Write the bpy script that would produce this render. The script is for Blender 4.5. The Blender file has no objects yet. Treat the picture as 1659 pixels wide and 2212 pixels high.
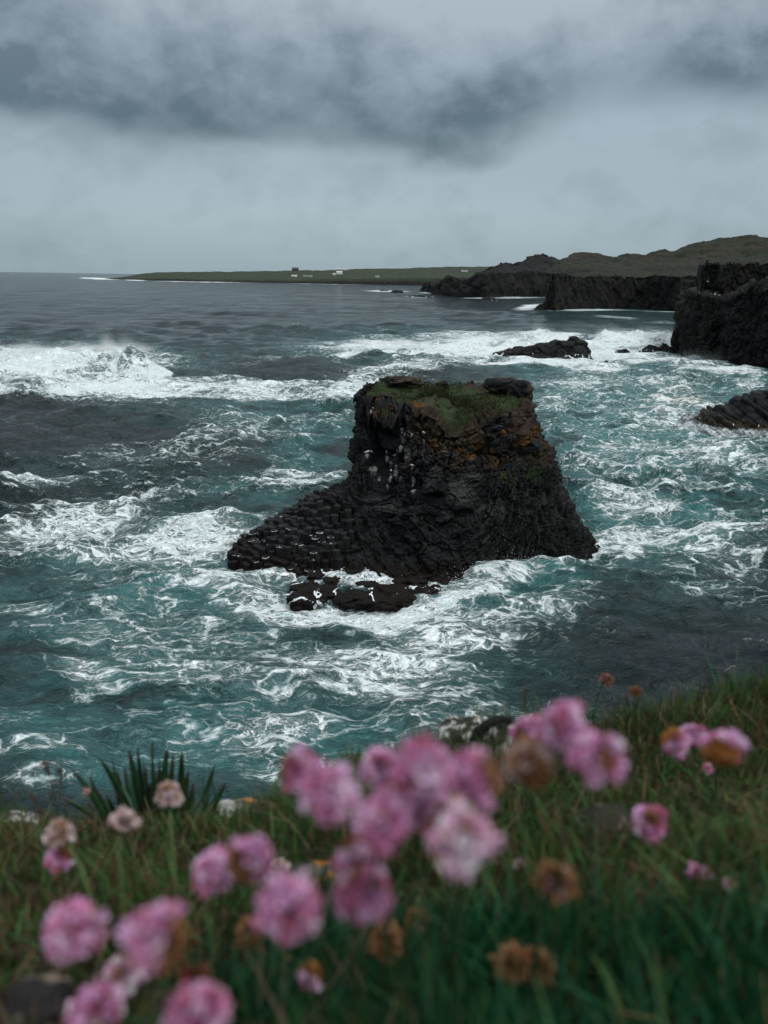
import bpy, math, random
import numpy as np
from mathutils import Vector, Matrix
from mathutils.bvhtree import BVHTree
random.seed(7); RNG = np.random.default_rng(7)
sc = bpy.context.scene
COL = sc.collection
R_ = math.radians

# ------------------------------------------------------------------ camera
PITCH, ROLL, CAMH = R_(16.9), R_(0.9), 20.0
FPX, CX, CY = 2510/1.507, 829.5, 1106.0          # focal length and centre in photo units (1659 x 2212)
_f = np.array([0, math.cos(PITCH), -math.sin(PITCH)]); _r = np.array([1., 0, 0]); _u = np.cross(_r, _f)
CR = math.cos(ROLL)*_r + math.sin(ROLL)*_u; CU = math.cos(ROLL)*_u - math.sin(ROLL)*_r
CAM = np.array([0, 0, CAMH])
cd = bpy.data.cameras.new('camera'); cam = bpy.data.objects.new('camera', cd); COL.objects.link(cam)
M = Matrix(((CR[0], CU[0], -_f[0], 0), (CR[1], CU[1], -_f[1], 0), (CR[2], CU[2], -_f[2], CAMH), (0, 0, 0, 1)))
cam.matrix_world = M
cd.sensor_fit = 'VERTICAL'; cd.sensor_height = 36; cd.sensor_width = 27; cd.lens = 36*2510/3333
cd.clip_start = 0.02; cd.clip_end = 300000
cd.dof.use_dof = True; cd.dof.focus_distance = 50; cd.dof.aperture_fstop = 4.5
sc.camera = cam
sc.view_settings.view_transform = 'Standard'; sc.view_settings.look = 'None'
sc.view_settings.exposure = 0.0; sc.view_settings.gamma = 1.0
sc.cycles.use_denoising = True; sc.cycles.max_bounces = 6; sc.cycles.caustics_reflective = False; sc.cycles.caustics_refractive = False
sc.cycles.use_adaptive_sampling = True; sc.cycles.adaptive_threshold = 0.015

def ray(px, py): return _f + (px-CX)/FPX*CR - (py-CY)/FPX*CU
def at_z(px, py, z=0.):
    d = ray(px, py); return CAM + (z-CAMH)/d[2]*d
def at_y(px, py, y):
    d = ray(px, py); return CAM + y/d[1]*d
def to_px(P):
    V = P-CAM; w = V@_f
    return CX + FPX*(V@CR)/w, CY - FPX*(V@CU)/w

# ------------------------------------------------------------------ node helper
class N:
    def __init__(s, tree): s.t = tree; s.n = tree.nodes; s.l = tree.links
    def node(s, typ, ins=None, **kw):
        n = s.n.new(typ)
        for k, v in kw.items(): setattr(n, k, v)
        for k, v in (ins or {}).items():
            i = n.inputs[k]
            if hasattr(v, 'is_linked') or isinstance(v, bpy.types.NodeSocket): s.l.new(v, i)
            else: i.default_value = v
        return n
    def m(s, op, a, b=0., c=0., clamp=False):
        n = s.node('ShaderNodeMath', {0: a, 1: b, 2: c}, operation=op); n.use_clamp = clamp; return n.outputs[0]
    def v(s, op, a, b=(0, 0, 0), sc_=None):
        n = s.node('ShaderNodeVectorMath', {0: a, 1: b}, operation=op)
        if sc_ is not None: n.inputs['Scale'].default_value = sc_
        return n.outputs[0]
    def noise(s, vec, scale, detail=4, rough=.55, dist=0., col=False):
        n = s.node('ShaderNodeTexNoise', {'Vector': vec, 'Scale': scale, 'Detail': detail, 'Roughness': rough, 'Distortion': dist})
        return n.outputs['Color' if col else 'Fac']
    def mix(s, f, a, b):
        n = s.node('ShaderNodeMix', data_type='RGBA'); n.clamp_factor = True
        for i, v in ((0, f), (6, a), (7, b)):
            if isinstance(v, bpy.types.NodeSocket): s.l.new(v, n.inputs[i])
            else: n.inputs[i].default_value = v if i == 0 else (*v[:3], 1)
        return n.outputs[2]
    def ss(s, x, lo, hi):
        n = s.node('ShaderNodeMapRange', {'Value': x, 'From Min': lo, 'From Max': hi}, interpolation_type='SMOOTHSTEP'); return n.outputs[0]
    def attr(s, name, col=False):
        n = s.node('ShaderNodeAttribute', attribute_name=name); return n.outputs['Color' if col else 'Fac']

# ------------------------------------------------------------------ sky and light
world = bpy.data.worlds.new('World'); sc.world = world; world.use_nodes = True
world.node_tree.nodes.clear(); W = N(world.node_tree)
SUN_EL, SUN_AZ = R_(52), R_(125)          # azimuth clockwise from +Y
sky = W.node('ShaderNodeTexSky', sky_type='NISHITA', sun_disc=False, sun_elevation=SUN_EL, sun_rotation=SUN_AZ)
tc = W.node('ShaderNodeTexCoord').outputs['Generated']
d = W.v('NORMALIZE', tc)
sx = W.node('ShaderNodeSeparateXYZ', {0: d})
az = W.m('MULTIPLY', W.m('ARCTAN2', sx.outputs[0], sx.outputs[1]), 57.2958)
el = W.m('MULTIPLY', W.m('ARCSINE', sx.outputs[2]), 57.2958)
vec = W.node('ShaderNodeCombineXYZ', {0: W.m('MULTIPLY', az, .045), 1: W.m('MULTIPLY', el, .11), 2: 0.}).outputs[0]
vec2 = W.node('ShaderNodeCombineXYZ', {0: W.m('MULTIPLY', az, .16), 1: W.m('MULTIPLY', el, .22), 2: 3.}).outputs[0]
nA = W.noise(W.v('ADD', vec, (1.7, .4, 0)), 1.0, 4, .5, .2)
nB = W.noise(vec2, 1.0, 5, .52, .25)
nC = W.noise(W.v('ADD', vec2, (5., 2., 0)), 2.3, 5, .55, .3)
nD = W.noise(W.v('ADD', vec2, (9., 1., 0)), .55, 4, .5, .2)
def gauss(cx, cy, rx, ry):
    a = W.m('DIVIDE', W.m('SUBTRACT', az, cx), rx); b = W.m('DIVIDE', W.m('SUBTRACT', el, cy), ry)
    return W.m('EXPONENT', W.m('MULTIPLY', W.m('ADD', W.m('MULTIPLY', a, a), W.m('MULTIPLY', b, b)), -1.))
# the ragged lower edge of the big dark cloud bank, in degrees of elevation
edge = W.m('ADD', W.m('ADD', 9.1, W.m('MULTIPLY', W.m('SUBTRACT', nA, .5), 4.0)), W.m('ADD', W.m('MULTIPLY', W.m('SUBTRACT', nB, .5), 4.5), W.m('MULTIPLY', W.m('SUBTRACT', nC, .5), 1.6)))
edge = W.m('SUBTRACT', edge, W.m('MULTIPLY', gauss(3., 9, 8., 12), 1.9))
edge = W.m('ADD', edge, W.m('MULTIPLY', gauss(19., 9, 7., 12), 1.5))
relh = W.m('SUBTRACT', el, edge)
bank = W.m('MULTIPLY', W.ss(relh, -.7, 1.7), W.m('SUBTRACT', 1., W.ss(W.m('ADD', relh, W.m('MULTIPLY', W.m('SUBTRACT', nD, .5), 8.)), 2.2, 9.5)))
bank = W.m('MULTIPLY', bank, W.m('ADD', .55, W.m('MULTIPLY', nD, .80)))
bank = W.m('MULTIPLY', bank, W.m('SUBTRACT', 1., W.m('ADD', W.m('MULTIPLY', gauss(13.5, 12.5, 3.5, 6.), .6), W.m('MULTIPLY', gauss(24., 12., 7., 9.), .5))))
extra = W.m('ADD', W.m('MULTIPLY', gauss(-25, 11.5, 5., 2.4), W.m('MULTIPLY', nC, .6)), W.m('MULTIPLY', gauss(21.5, 13., 4.5, 2.4), W.m('MULTIPLY', nC, .7)))
extra = W.m('ADD', extra, W.m('MULTIPLY', gauss(-15.5, 8.8, 7., .9), .45))
dark = W.m('ADD', W.m('MULTIPLY', bank, W.m('ADD', .62, W.m('MULTIPLY', nC, .46))), extra)
dark = W.m('ADD', dark, W.m('MULTIPLY', W.m('SUBTRACT', nC, .5), .42))
dark = W.m('ADD', dark, W.m('MULTIPLY', W.m('SUBTRACT', nB, .47), .75), clamp=True)
lightc = W.mix(W.ss(el, -2., 9.), (.305, .400, .450), (.385, .470, .540))
lightc = W.mix(W.m('MULTIPLY', gauss(-3, 4.2, 22., 2.2), .7), lightc, (.43, .535, .59))
lightc = W.mix(W.ss(el, 12., 20.), lightc, (.45, .53, .585))
lightc = W.mix(W.ss(el, 18., 60.), lightc, (1.62, 1.72, 1.78))
darkc = W.mix(W.ss(el, 6., 14.), (.085, .143, .166), (.145, .195, .245))
darkc = W.mix(W.ss(el, 16., 30.), darkc, (.75, .82, .88))
cloud = W.mix(dark, lightc, darkc)
skyc = W.v('SCALE', sky.outputs[0], sc_=.09)
final = W.mix(.94, skyc, cloud)
bg = W.node('ShaderNodeBackground', {'Color': final, 'Strength': 1.0})
wo = W.node('ShaderNodeOutputWorld'); W.l.new(bg.outputs[0], wo.inputs[0])

sl = bpy.data.lights.new('sun', 'SUN'); sl.energy = 1.25; sl.angle = R_(22); sl.color = (1, .97, .92)
so = bpy.data.objects.new('sun', sl); COL.objects.link(so)
sd = Vector((math.sin(SUN_AZ)*math.cos(SUN_EL), math.cos(SUN_AZ)*math.cos(SUN_EL), math.sin(SUN_EL)))
so.rotation_euler = sd.to_track_quat('Z', 'Y').to_euler(); so.location = (0, 0, 200)

# ------------------------------------------------------------------ numpy noise
def _h(ix, iy, iz, s):
    with np.errstate(over='ignore'):
        h = (ix.astype(np.uint32)*np.uint32(374761393)) ^ (iy.astype(np.uint32)*np.uint32(668265263)) ^ (iz.astype(np.uint32)*np.uint32(2147483647-58)) ^ np.uint32((s*2654435761+97) & 0xffffffff)
        h = (h ^ (h >> np.uint32(13)))*np.uint32(1274126177); h = (h ^ (h >> np.uint32(16)))*np.uint32(2246822519)
        return h ^ (h >> np.uint32(13))
def rnd(ix, iy, iz, s): return _h(ix, iy, iz, s).astype(np.float64)/4294967295.
def vnoise(p, s=0):
    i = np.floor(p).astype(np.int64); f = p-i; f = f*f*f*(f*(f*6-15)+10); r = 0
    for dx in (0, 1):
        wx = f[:, 0] if dx else 1-f[:, 0]
        for dy in (0, 1):
            wy = f[:, 1] if dy else 1-f[:, 1]
            for dz in (0, 1):
                wz = f[:, 2] if dz else 1-f[:, 2]
                r = r + wx*wy*wz*rnd(i[:, 0]+dx, i[:, 1]+dy, i[:, 2]+dz, s)
    return r*2-1
def fbm(p, scale=1., oct=4, gain=.5, s=0):
    a, r, q, t = 1., 0., p*scale, 0.
    for o in range(oct): r = r + a*vnoise(q+o*17.3, s+o); t += a; a *= gain; q = q*2.03
    return r/t*1.6
def worley(p, s=0):
    """F1, F2 and two random values of the nearest cell, in 3-D"""
    i = np.floor(p).astype(np.int64); n = len(p); f1 = np.full(n, 9.); f2 = np.full(n, 9.); c1 = np.zeros(n); c2 = np.zeros(n)
    for dx in (-1, 0, 1):
        for dy in (-1, 0, 1):
            for dz in (-1, 0, 1):
                a, b, c = i[:, 0]+dx, i[:, 1]+dy, i[:, 2]+dz
                q = np.stack([a+rnd(a, b, c, s), b+rnd(a, b, c, s+1), c+rnd(a, b, c, s+2)], 1)-p
                dd = np.sqrt((q*q).sum(1)); m = dd < f1
                f2 = np.where(m, f1, np.minimum(f2, dd)); c1 = np.where(m, rnd(a, b, c, s+3), c1); c2 = np.where(m, rnd(a, b, c, s+4), c2); f1 = np.where(m, dd, f1)
    return f1, f2, c1, c2
def sstep(x, a, b):
    t = np.clip((x-a)/(b-a), 0, 1); return t*t*(3-2*t)

# ------------------------------------------------------------------ mesh helper
def tag(o, label=None, cat=None, group=None, kind=None):
    for k, v in (('label', label), ('category', cat), ('group', group), ('kind', kind)):
        if v: o[k] = v
    return o
def mesh(name, V, Fs, mat=None, parent=None, attrs=None, smooth=True, loc=None):
    V = np.asarray(V, float); Fs = [np.asarray(F_, int) for F_ in (Fs if isinstance(Fs, list) else [Fs]) if len(F_)]
    me = bpy.data.meshes.new(name); me.vertices.add(len(V)); me.vertices.foreach_set('co', V.astype(np.float32).ravel())
    idx = np.concatenate([F_.ravel() for F_ in Fs]); tot = np.concatenate([np.full(len(F_), F_.shape[1]) for F_ in Fs])
    me.loops.add(len(idx)); me.loops.foreach_set('vertex_index', idx.astype(np.int32))
    me.polygons.add(len(tot)); st = np.concatenate([[0], np.cumsum(tot)[:-1]])
    me.polygons.foreach_set('loop_start', st.astype(np.int32))
    me.update(calc_edges=True)
    me.polygons.foreach_set('use_smooth', np.full(len(tot), smooth))
    for k, a in (attrs or {}).items():
        a = np.asarray(a, np.float32)
        if a.ndim == 1: me.attributes.new(k, 'FLOAT', 'POINT').data.foreach_set('value', a)
        else: me.attributes.new(k, 'FLOAT_COLOR', 'POINT').data.foreach_set('color', np.concatenate([a, np.ones((len(a), 1), np.float32)], 1).ravel())
    if mat: me.materials.append(mat)
    me.validate()
    o = bpy.data.objects.new(name, me); COL.objects.link(o)
    if parent: o.parent = parent
    if loc is not None: o.location = loc
    return o
def empty(name, loc):
    o = bpy.data.objects.new(name, None); COL.objects.link(o); o.location = loc; o.empty_display_size = .1; return o
def grid(nr, nc, wrap=False):
    i = np.arange(nr-1)[:, None]*nc; j = np.arange(nc if wrap else nc-1)[None]; k = (j+1) % nc
    return np.stack([i+j, i+k, i+nc+k, i+nc+j], -1).reshape(-1, 4)
def gnormal(P, wrap=False):
    """vertex normals of an (nr, nc, 3) grid"""
    a = np.gradient(P, axis=0)
    b = (np.roll(P, -1, 1)-np.roll(P, 1, 1)) if wrap else np.gradient(P, axis=1)
    n = np.cross(b, a); return n/(np.linalg.norm(n, axis=-1, keepdims=True)+1e-9)
class MB:
    def __init__(s): s.V = []; s.F = {3: [], 4: []}; s.A = []; s.n = 0
    def add(s, V, F, a=None):
        V = np.asarray(V, float); F = np.asarray(F, int); s.V.append(V); s.F[F.shape[1]].append(F+s.n); s.n += len(V)
        if a is not None:
            a = np.asarray(a, float); s.A.append(np.broadcast_to(a, (len(V),)+a.shape[-1:]) if a.ndim <= 1 else a)
    def tube(s, pts, rad, seg=6, a=None, cap=True):
        pts = np.asarray(pts, float); n = len(pts); rad = np.broadcast_to(rad, n); t = np.gradient(pts, axis=0); t /= np.linalg.norm(t, axis=1, keepdims=True)+1e-12
        ref = np.array([1., 0, 0]) if abs(t[0, 0]) < .8 else np.array([0, 1., 0]); V = []
        for i in range(n):
            u = np.cross(t[i], ref); u /= np.linalg.norm(u); w = np.cross(t[i], u)
            an = np.arange(seg)/seg*2*np.pi; V.append(pts[i]+rad[i]*(np.cos(an)[:, None]*u+np.sin(an)[:, None]*w))
        V = np.concatenate(V)
        if cap: V = np.concatenate([V, pts[:1], pts[-1:]])
        k = s.n; s.add(V, grid(n, seg, True), a)
        if cap:
            j = np.arange(seg); q = (j+1) % seg; b = k+n*seg
            s.F[3].append(np.stack([k+q, k+j, np.full(seg, b)], 1)); s.F[3].append(np.stack([k+(n-1)*seg+j, k+(n-1)*seg+q, np.full(seg, b+1)], 1))
    def build(s, name, mat, parent=None, aname='col', smooth=True, loc=None):
        Fs = [np.concatenate(v) for v in s.F.values() if v]
        return mesh(name, np.concatenate(s.V), Fs, mat, parent, {aname: np.concatenate(s.A)} if s.A else None, smooth, loc)

# ------------------------------------------------------------------ materials
def mat(name):
    m = bpy.data.materials.new(name); m.use_nodes = True; m.node_tree.nodes.clear(); k = N(m.node_tree)
    b = k.node('ShaderNodeBsdfPrincipled'); o = k.node('ShaderNodeOutputMaterial'); k.l.new(b.outputs[0], o.inputs[0])
    return m, k, b
def setp(k, b, **kw):
    for n, v in kw.items():
        n = n.replace('_', ' ')
        if isinstance(v, bpy.types.NodeSocket): k.l.new(v, b.inputs[n])
        else: b.inputs[n].default_value = (*v, 1) if isinstance(v, tuple) and len(v) == 3 else v
def bump(k, b, h, strength, dist):
    n = k.node('ShaderNodeBump', {'Height': h, 'Strength': strength, 'Distance': dist}); k.l.new(n.outputs[0], b.inputs['Normal'])

def water_mat():
    m, k, b = mat('sea_water')
    P = k.node('ShaderNodeNewGeometry').outputs['Position']
    D = k.attr('foam'); A = k.attr('aeration'); FR = k.attr('mist')
    w1 = k.v('SCALE', k.v('SUBTRACT', k.noise(P, .22, 3, .5, col=True), (.5, .5, .5)), sc_=3.6)
    w2 = k.v('SCALE', k.v('SUBTRACT', k.noise(P, .9, 3, .5, col=True), (.5, .5, .5)), sc_=.8)
    Q = k.v('MULTIPLY', k.v('ADD', P, w1), (.66, 1.25, 1.)); Q2 = k.v('ADD', Q, w2)
    def ridge(vec, scl, det, sharp, rough=.55):
        n = k.noise(vec, scl, det, rough); return k.m('SUBTRACT', 1., k.m('MULTIPLY', k.m('ABSOLUTE', k.m('SUBTRACT', n, .5)), sharp), clamp=True)
    r1 = ridge(Q2, .34, 4, 13., .5); r2 = ridge(k.v('ADD', Q2, (31, 7, 3)), .95, 3, 9.); r3 = ridge(k.v('ADD', Q2, (3, 77, 3)), 3.1, 4, 6.)
    lace = k.m('MAXIMUM', r1, k.m('MULTIPLY', r2, .86)); lace = k.m('MAXIMUM', lace, k.m('MULTIPLY', r3, .66))
    cl = k.noise(Q, .17, 6, .62); fine = k.noise(Q2, 2.0, 5, .6)
    # lace shows where the density is middling, patches fill in where it is high
    L = k.m('ADD', k.m('MULTIPLY', lace, .62), k.m('ADD', k.m('MULTIPLY', cl, .55), k.m('MULTIPLY', fine, .35)))
    thr = k.m('SUBTRACT', 1.21, k.m('MULTIPLY', D, .74))
    foam = k.ss(k.m('SUBTRACT', L, thr), -.04, .30)
    foam = k.m('MAXIMUM', foam, k.m('MULTIPLY', k.ss(D, 1.0, 1.2), .9)); foam = k.m('MULTIPLY', foam, k.ss(D, .03, .2))
    soft = k.m('MULTIPLY', k.ss(k.m('SUBTRACT', L, thr), -.32, .12), .55)      # thin aerated water round the foam
    A2 = k.m('ADD', k.m('MULTIPLY', A, k.m('MULTIPLY', k.ss(cl, .28, .68), 1.05)), k.m('MULTIPLY', soft, A), clamp=True)
    body = k.mix(A2, (.0050, .0120, .0145), (.041, .158, .153))
    body = k.mix(k.m('MULTIPLY', soft, k.m('MULTIPLY', k.ss(D, .3, .8), .85)), body, (.17, .30, .30))      # milky streaks of fine bubbles
    fo = k.mix(k.ss(k.m('ADD', k.m('MULTIPLY', fine, .6), k.m('MULTIPLY', r3, .4)), .25, .85), (.44, .55, .56), (.86, .88, .88))
    fo = k.mix(k.m('MULTIPLY', k.attr('silt'), .6), fo, (.62, .57, .47))
    g1 = k.noise(k.v('MULTIPLY', P, (.10, .022, 1)), 1., 5, .65); g2 = k.noise(k.v('MULTIPLY', P, (.03, .004, 1)), 1., 5, .65)      # wind-ruffled cat's-paws
    gust = k.ss(k.m('ADD', k.m('MULTIPLY', g1, .6), k.m('MULTIPLY', g2, .4)), .36, .64)
    spec = k.m('ADD', k.m('MULTIPLY', k.m('SUBTRACT', 1., FR), .5), k.m('MULTIPLY', FR, k.m('ADD', .015, k.m('MULTIPLY', gust, .17))))
    setp(k, b, Base_Color=k.mix(foam, body, fo), Roughness=k.m('ADD', k.m('MULTIPLY', foam, .55), .11), IOR=1.33,
         Specular_IOR_Level=k.m('MULTIPLY', k.m('SUBTRACT', 1., k.m('MULTIPLY', foam, .6)), spec))
    h = k.m('ADD', k.noise(Q, .7, 5, .6), k.m('MULTIPLY', k.noise(k.v('MULTIPLY', Q2, (1, 1.7, 1)), 2.6, 4, .6), .38))
    far = k.m('ADD', k.noise(k.v('MULTIPLY', P, (.5, .8, 1)), .15, 5, .65), k.m('MULTIPLY', k.noise(k.v('MULTIPLY', P, (.45, .28, 1)), .09, 4, .6), 2.2))
    h = k.m('ADD', h, k.m('MULTIPLY', far, k.m('MULTIPLY', FR, 7.)))
    h = k.m('ADD', h, k.m('MULTIPLY', k.m('ADD', foam, k.m('MULTIPLY', fine, foam)), .22))
    bump(k, b, h, 1., .8)
    return m

def rock_mat(name='basalt', dk=(.0020, .0021, .0024), lt=(.0185, .0186, .0190)):
    m, k, b = mat(name)
    P = k.node('ShaderNodeNewGeometry').outputs['Position']
    n = k.noise(P, .8, 6, .65); n2 = k.noise(P, 5., 5, .7)
    c = k.mix(k.ss(k.m('ADD', k.m('MULTIPLY', n, .6), k.m('MULTIPLY', n2, .4)), .36, .66), dk, lt)
    c = k.mix(k.m('MULTIPLY', k.attr('tone'), .75), c, (.060, .059, .057))
    pat = k.noise(P, 2.2, 5, .7)
    def lay(c, a, colr, lo=.42, hi=.62):
        v = k.m('MULTIPLY', k.attr(a), 1.0); f = k.ss(k.m('ADD', v, k.m('MULTIPLY', k.m('SUBTRACT', pat, .5), .9)), lo, hi); return k.mix(f, c, colr)
    c = lay(c, 'kelp', k.mix(n2, (.0035, .0027, .0023), (.012, .008, .006)))
    c = lay(c, 'brown', k.mix(n2, (.014, .011, .007), (.058, .041, .025)))
    c = lay(c, 'lichen', k.mix(n2, (.050, .025, .008), (.16, .072, .016)))
    c = lay(c, 'moss', k.mix(n2, (.010, .017, .006), (.032, .047, .016)))
    c = lay(c, 'guano', k.mix(n2, (.09, .085, .085), (.30, .285, .285)))
    c = k.mix(k.ss(k.m('ADD', k.attr('wash'), k.m('MULTIPLY', k.m('SUBTRACT', pat, .5), .35)), .40, .62), c, (.70, .75, .76))
    setp(k, b, Base_Color=c, Roughness=k.m('ADD', .52, k.m('MULTIPLY', n2, .35)), Specular_IOR_Level=.12)
    bump(k, b, k.m('ADD', k.noise(P, 9., 6, .7), k.m('MULTIPLY', n, 1.2)), .7, .06)
    return m
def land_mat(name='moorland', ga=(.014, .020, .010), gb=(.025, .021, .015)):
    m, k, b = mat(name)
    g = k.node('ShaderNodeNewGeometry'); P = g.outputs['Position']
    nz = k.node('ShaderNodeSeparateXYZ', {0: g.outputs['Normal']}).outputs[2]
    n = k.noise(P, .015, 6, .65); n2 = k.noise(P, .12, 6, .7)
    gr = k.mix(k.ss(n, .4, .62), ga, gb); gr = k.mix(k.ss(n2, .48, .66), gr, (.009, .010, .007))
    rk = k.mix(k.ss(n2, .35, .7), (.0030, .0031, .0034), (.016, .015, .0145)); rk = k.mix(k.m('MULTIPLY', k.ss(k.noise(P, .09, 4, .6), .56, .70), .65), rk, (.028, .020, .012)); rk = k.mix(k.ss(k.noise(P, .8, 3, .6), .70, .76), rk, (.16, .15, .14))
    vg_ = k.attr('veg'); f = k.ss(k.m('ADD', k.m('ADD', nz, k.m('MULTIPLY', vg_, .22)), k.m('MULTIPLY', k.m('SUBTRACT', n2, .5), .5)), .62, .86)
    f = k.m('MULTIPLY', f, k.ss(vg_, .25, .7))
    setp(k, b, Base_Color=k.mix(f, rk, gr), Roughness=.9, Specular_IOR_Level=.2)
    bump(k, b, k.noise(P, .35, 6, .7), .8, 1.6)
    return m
def attr_mat(name, rough=.6, trans=0., spec=.3, noise=None, bmp=None):
    """colour from the point attribute «col», broken up by a procedural noise"""
    m, k, b = mat(name); c = k.attr('col', True)
    P = k.node('ShaderNodeTexCoord').outputs['Object']
    if noise:
        n = k.noise(P, noise, 5, .65); c = k.mix(k.ss(n, .3, .75), k.v('SCALE', c, sc_=.62), k.v('SCALE', c, sc_=1.3))
        if bmp: bump(k, b, n, .7, bmp)
    setp(k, b, Base_Color=c, Roughness=rough, Specular_IOR_Level=spec)
    if trans:
        t = k.node('ShaderNodeBsdfTranslucent', {'Color': c}); mx = k.node('ShaderNodeMixShader', {0: trans}); o = [x for x in k.n if x.type == 'OUTPUT_MATERIAL'][0]
        k.l.new(b.outputs[0], mx.inputs[1]); k.l.new(t.outputs[0], mx.inputs[2]); k.l.new(mx.outputs[0], o.inputs[0])
    return m
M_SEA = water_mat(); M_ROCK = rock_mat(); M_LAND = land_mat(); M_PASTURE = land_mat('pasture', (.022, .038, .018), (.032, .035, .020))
M_SPRAY = attr_mat('sea_spray_white', .9, .35, .1)
M_GRASS = attr_mat('grass_blade', .55, .22, .25); M_PETAL = attr_mat('petal', .75, .3, .15); M_STEM = attr_mat('stem', .6, .1, .25)
M_LEAF = attr_mat('leaf', .4, .12, .4, 60.); M_SOIL = attr_mat('soil', .95, 0, .1, 30., .01); M_STONE = attr_mat('lichened_stone', .85, 0, .2, 55., .006)
M_PAINT = attr_mat('house_paint', .7, 0, .3, .3); M_FEATHER = attr_mat('feather', .8, 0, .2)

# ------------------------------------------------------------------ land forms (lofted between traced outlines set at their own distance)
def interp(px, pts):
    a = np.array(pts, float); return np.interp(px, a[:, 0], a[:, 1])
def land(name, X, rows, m, amp=1., scale=.05, sub=14, veg=None, mt=None, seed=0, block=0., bsize=10., kind='structure', vx=None, butt=0.):
    """rows: (N,3) arrays over the same columns, from the waterline back"""
    lines = []; vg = []
    for i in range(len(rows)-1):
        s_ = sub[i] if isinstance(sub, (list, tuple)) else sub
        for t in np.linspace(0, 1, s_, endpoint=(i == len(rows)-2)):
            lines.append(rows[i]*(1-t)+rows[i+1]*t); vg.append(np.full(len(X), (veg[i]*(1-t)+veg[i+1]*t) if veg else 1.))
    P = np.stack(lines); n = gnormal(P); V = P.reshape(-1, 3); nn = n.reshape(-1, 3)
    nn = np.where((nn[:, 1:2] > .3) & (nn[:, 2:3] < .3), -nn, nn)
    dd = fbm(V, scale, 6, .56, seed)*amp
    if block:
        f1, f2, c1, _ = worley(V*np.array([1, 1, .6])/bsize, seed+50); dd = dd + (c1-.5)*block - sstep(.12-(f2-f1), 0, .12)*block*.4
        f1, f2, c1, _ = worley(V*np.array([1, 1, .7])/(bsize*.38), seed+60); dd = dd + (c1-.5)*block*.5 - sstep(.12-(f2-f1), 0, .12)*block*.3
    if butt: dd = dd + butt*fbm(V*np.array([1, 1, .35]), .075, 3, .5, seed+70)
    edge_ = sstep(V[:, 2], -.5, 1.5*amp)*.75+.25
    V = V + nn*(dd*edge_)[:, None]
    o = mesh(name, V, grid(*P.shape[:2]), mt or m, None, {'veg': np.concatenate(vg)*(np.tile(vx, len(lines)) if vx is not None else 1)})
    if kind: o['kind'] = kind
    return o
def line_z0(X, pts): return np.array([at_z(x, y) for x, y in zip(X, interp(X, pts))])
def line_y(X, pts, depth): return np.array([at_y(x, y, dpt) for x, y, dpt in zip(X, interp(X, pts), np.broadcast_to(depth, len(X)))])

def back(L, dy, dz=None):
    o = CAM+(L-CAM)*((L[:, 1:2]+dy)/L[:, 1:2]); o[:, 2] = L[:, 2] if dz is None else dz; return o
# far low headland
X = np.linspace(226, 1130, 420)
wl = line_z0(X, [(226, 602.5), (270, 604.2), (400, 607), (600, 611), (900, 616), (1130, 619)])
ct = line_y(X, [(226, 602.3), (262, 601), (290, 600), (400, 602), (600, 604), (800, 602), (1130, 599)], wl[:, 1]+25)
sk = line_y(X, [(226, 602.1), (262, 599), (289, 594), (339, 588.3), (500, 586.6), (640, 584.5), (760, 582), (880, 579), (980, 575.5), (1045, 576), (1130, 574)], wl[:, 1]+500)
bk = back(sk, 400, -5)
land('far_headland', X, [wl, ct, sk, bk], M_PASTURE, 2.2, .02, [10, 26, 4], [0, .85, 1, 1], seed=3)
# dark crags and hills on the right
X = np.concatenate([np.linspace(905, 1240, 330), np.linspace(1241.5, 2150, 300)])
wl = line_z0(X, [(905, 628), (912, 629.5), (954, 639), (1049, 642.5), (1109, 641), (1179, 638), (1300, 640), (2150, 655)])
HS = [(905, 627), (912, 622), (917, 612), (930, 611), (936, 616), (950, 613), (965, 597), (980, 596), (1001, 600), (1005, 612), (1010, 599), (1025, 586), (1049, 577.5), (1079, 568.5), (1124, 563.5), (1144, 552.5), (1175, 547), (1192, 552), (1207, 559), (1230, 550), (1255, 543.5), (1290, 543), (1325, 550), (1360, 546), (1405, 546), (1450, 541), (1481, 530), (1521, 518), (1561, 511), (1606, 511.5), (1659, 508), (1800, 500), (2150, 490)]
CT = [(905, 627.5), (912, 624), (917, 615), (930, 617), (950, 617), (965, 603), (980, 602), (1001, 606), (1010, 605), (1049, 592), (1109, 588), (1179, 588), (1300, 590), (1659, 592), (2150, 590)]
sd_ = 25+sstep(X, 960, 1250)*260
ct = line_y(X, CT, wl[:, 1]+14); md = line_y(X, [(a, .5*(interp(a, CT)+interp(a, HS))+2.) for a in X], wl[:, 1]+14+sd_*.55); sk = line_y(X, HS, wl[:, 1]+14+sd_)
bk = back(sk, 260, -5)
land('hills', X, [wl, ct, md, sk, bk], M_LAND, 4.6, .03, [24, 22, 40, 5], [0, .2, .9, .9, 1], seed=11, block=2.8, bsize=22, vx=.15+.85*sstep(X, 1150, 1260))
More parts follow.
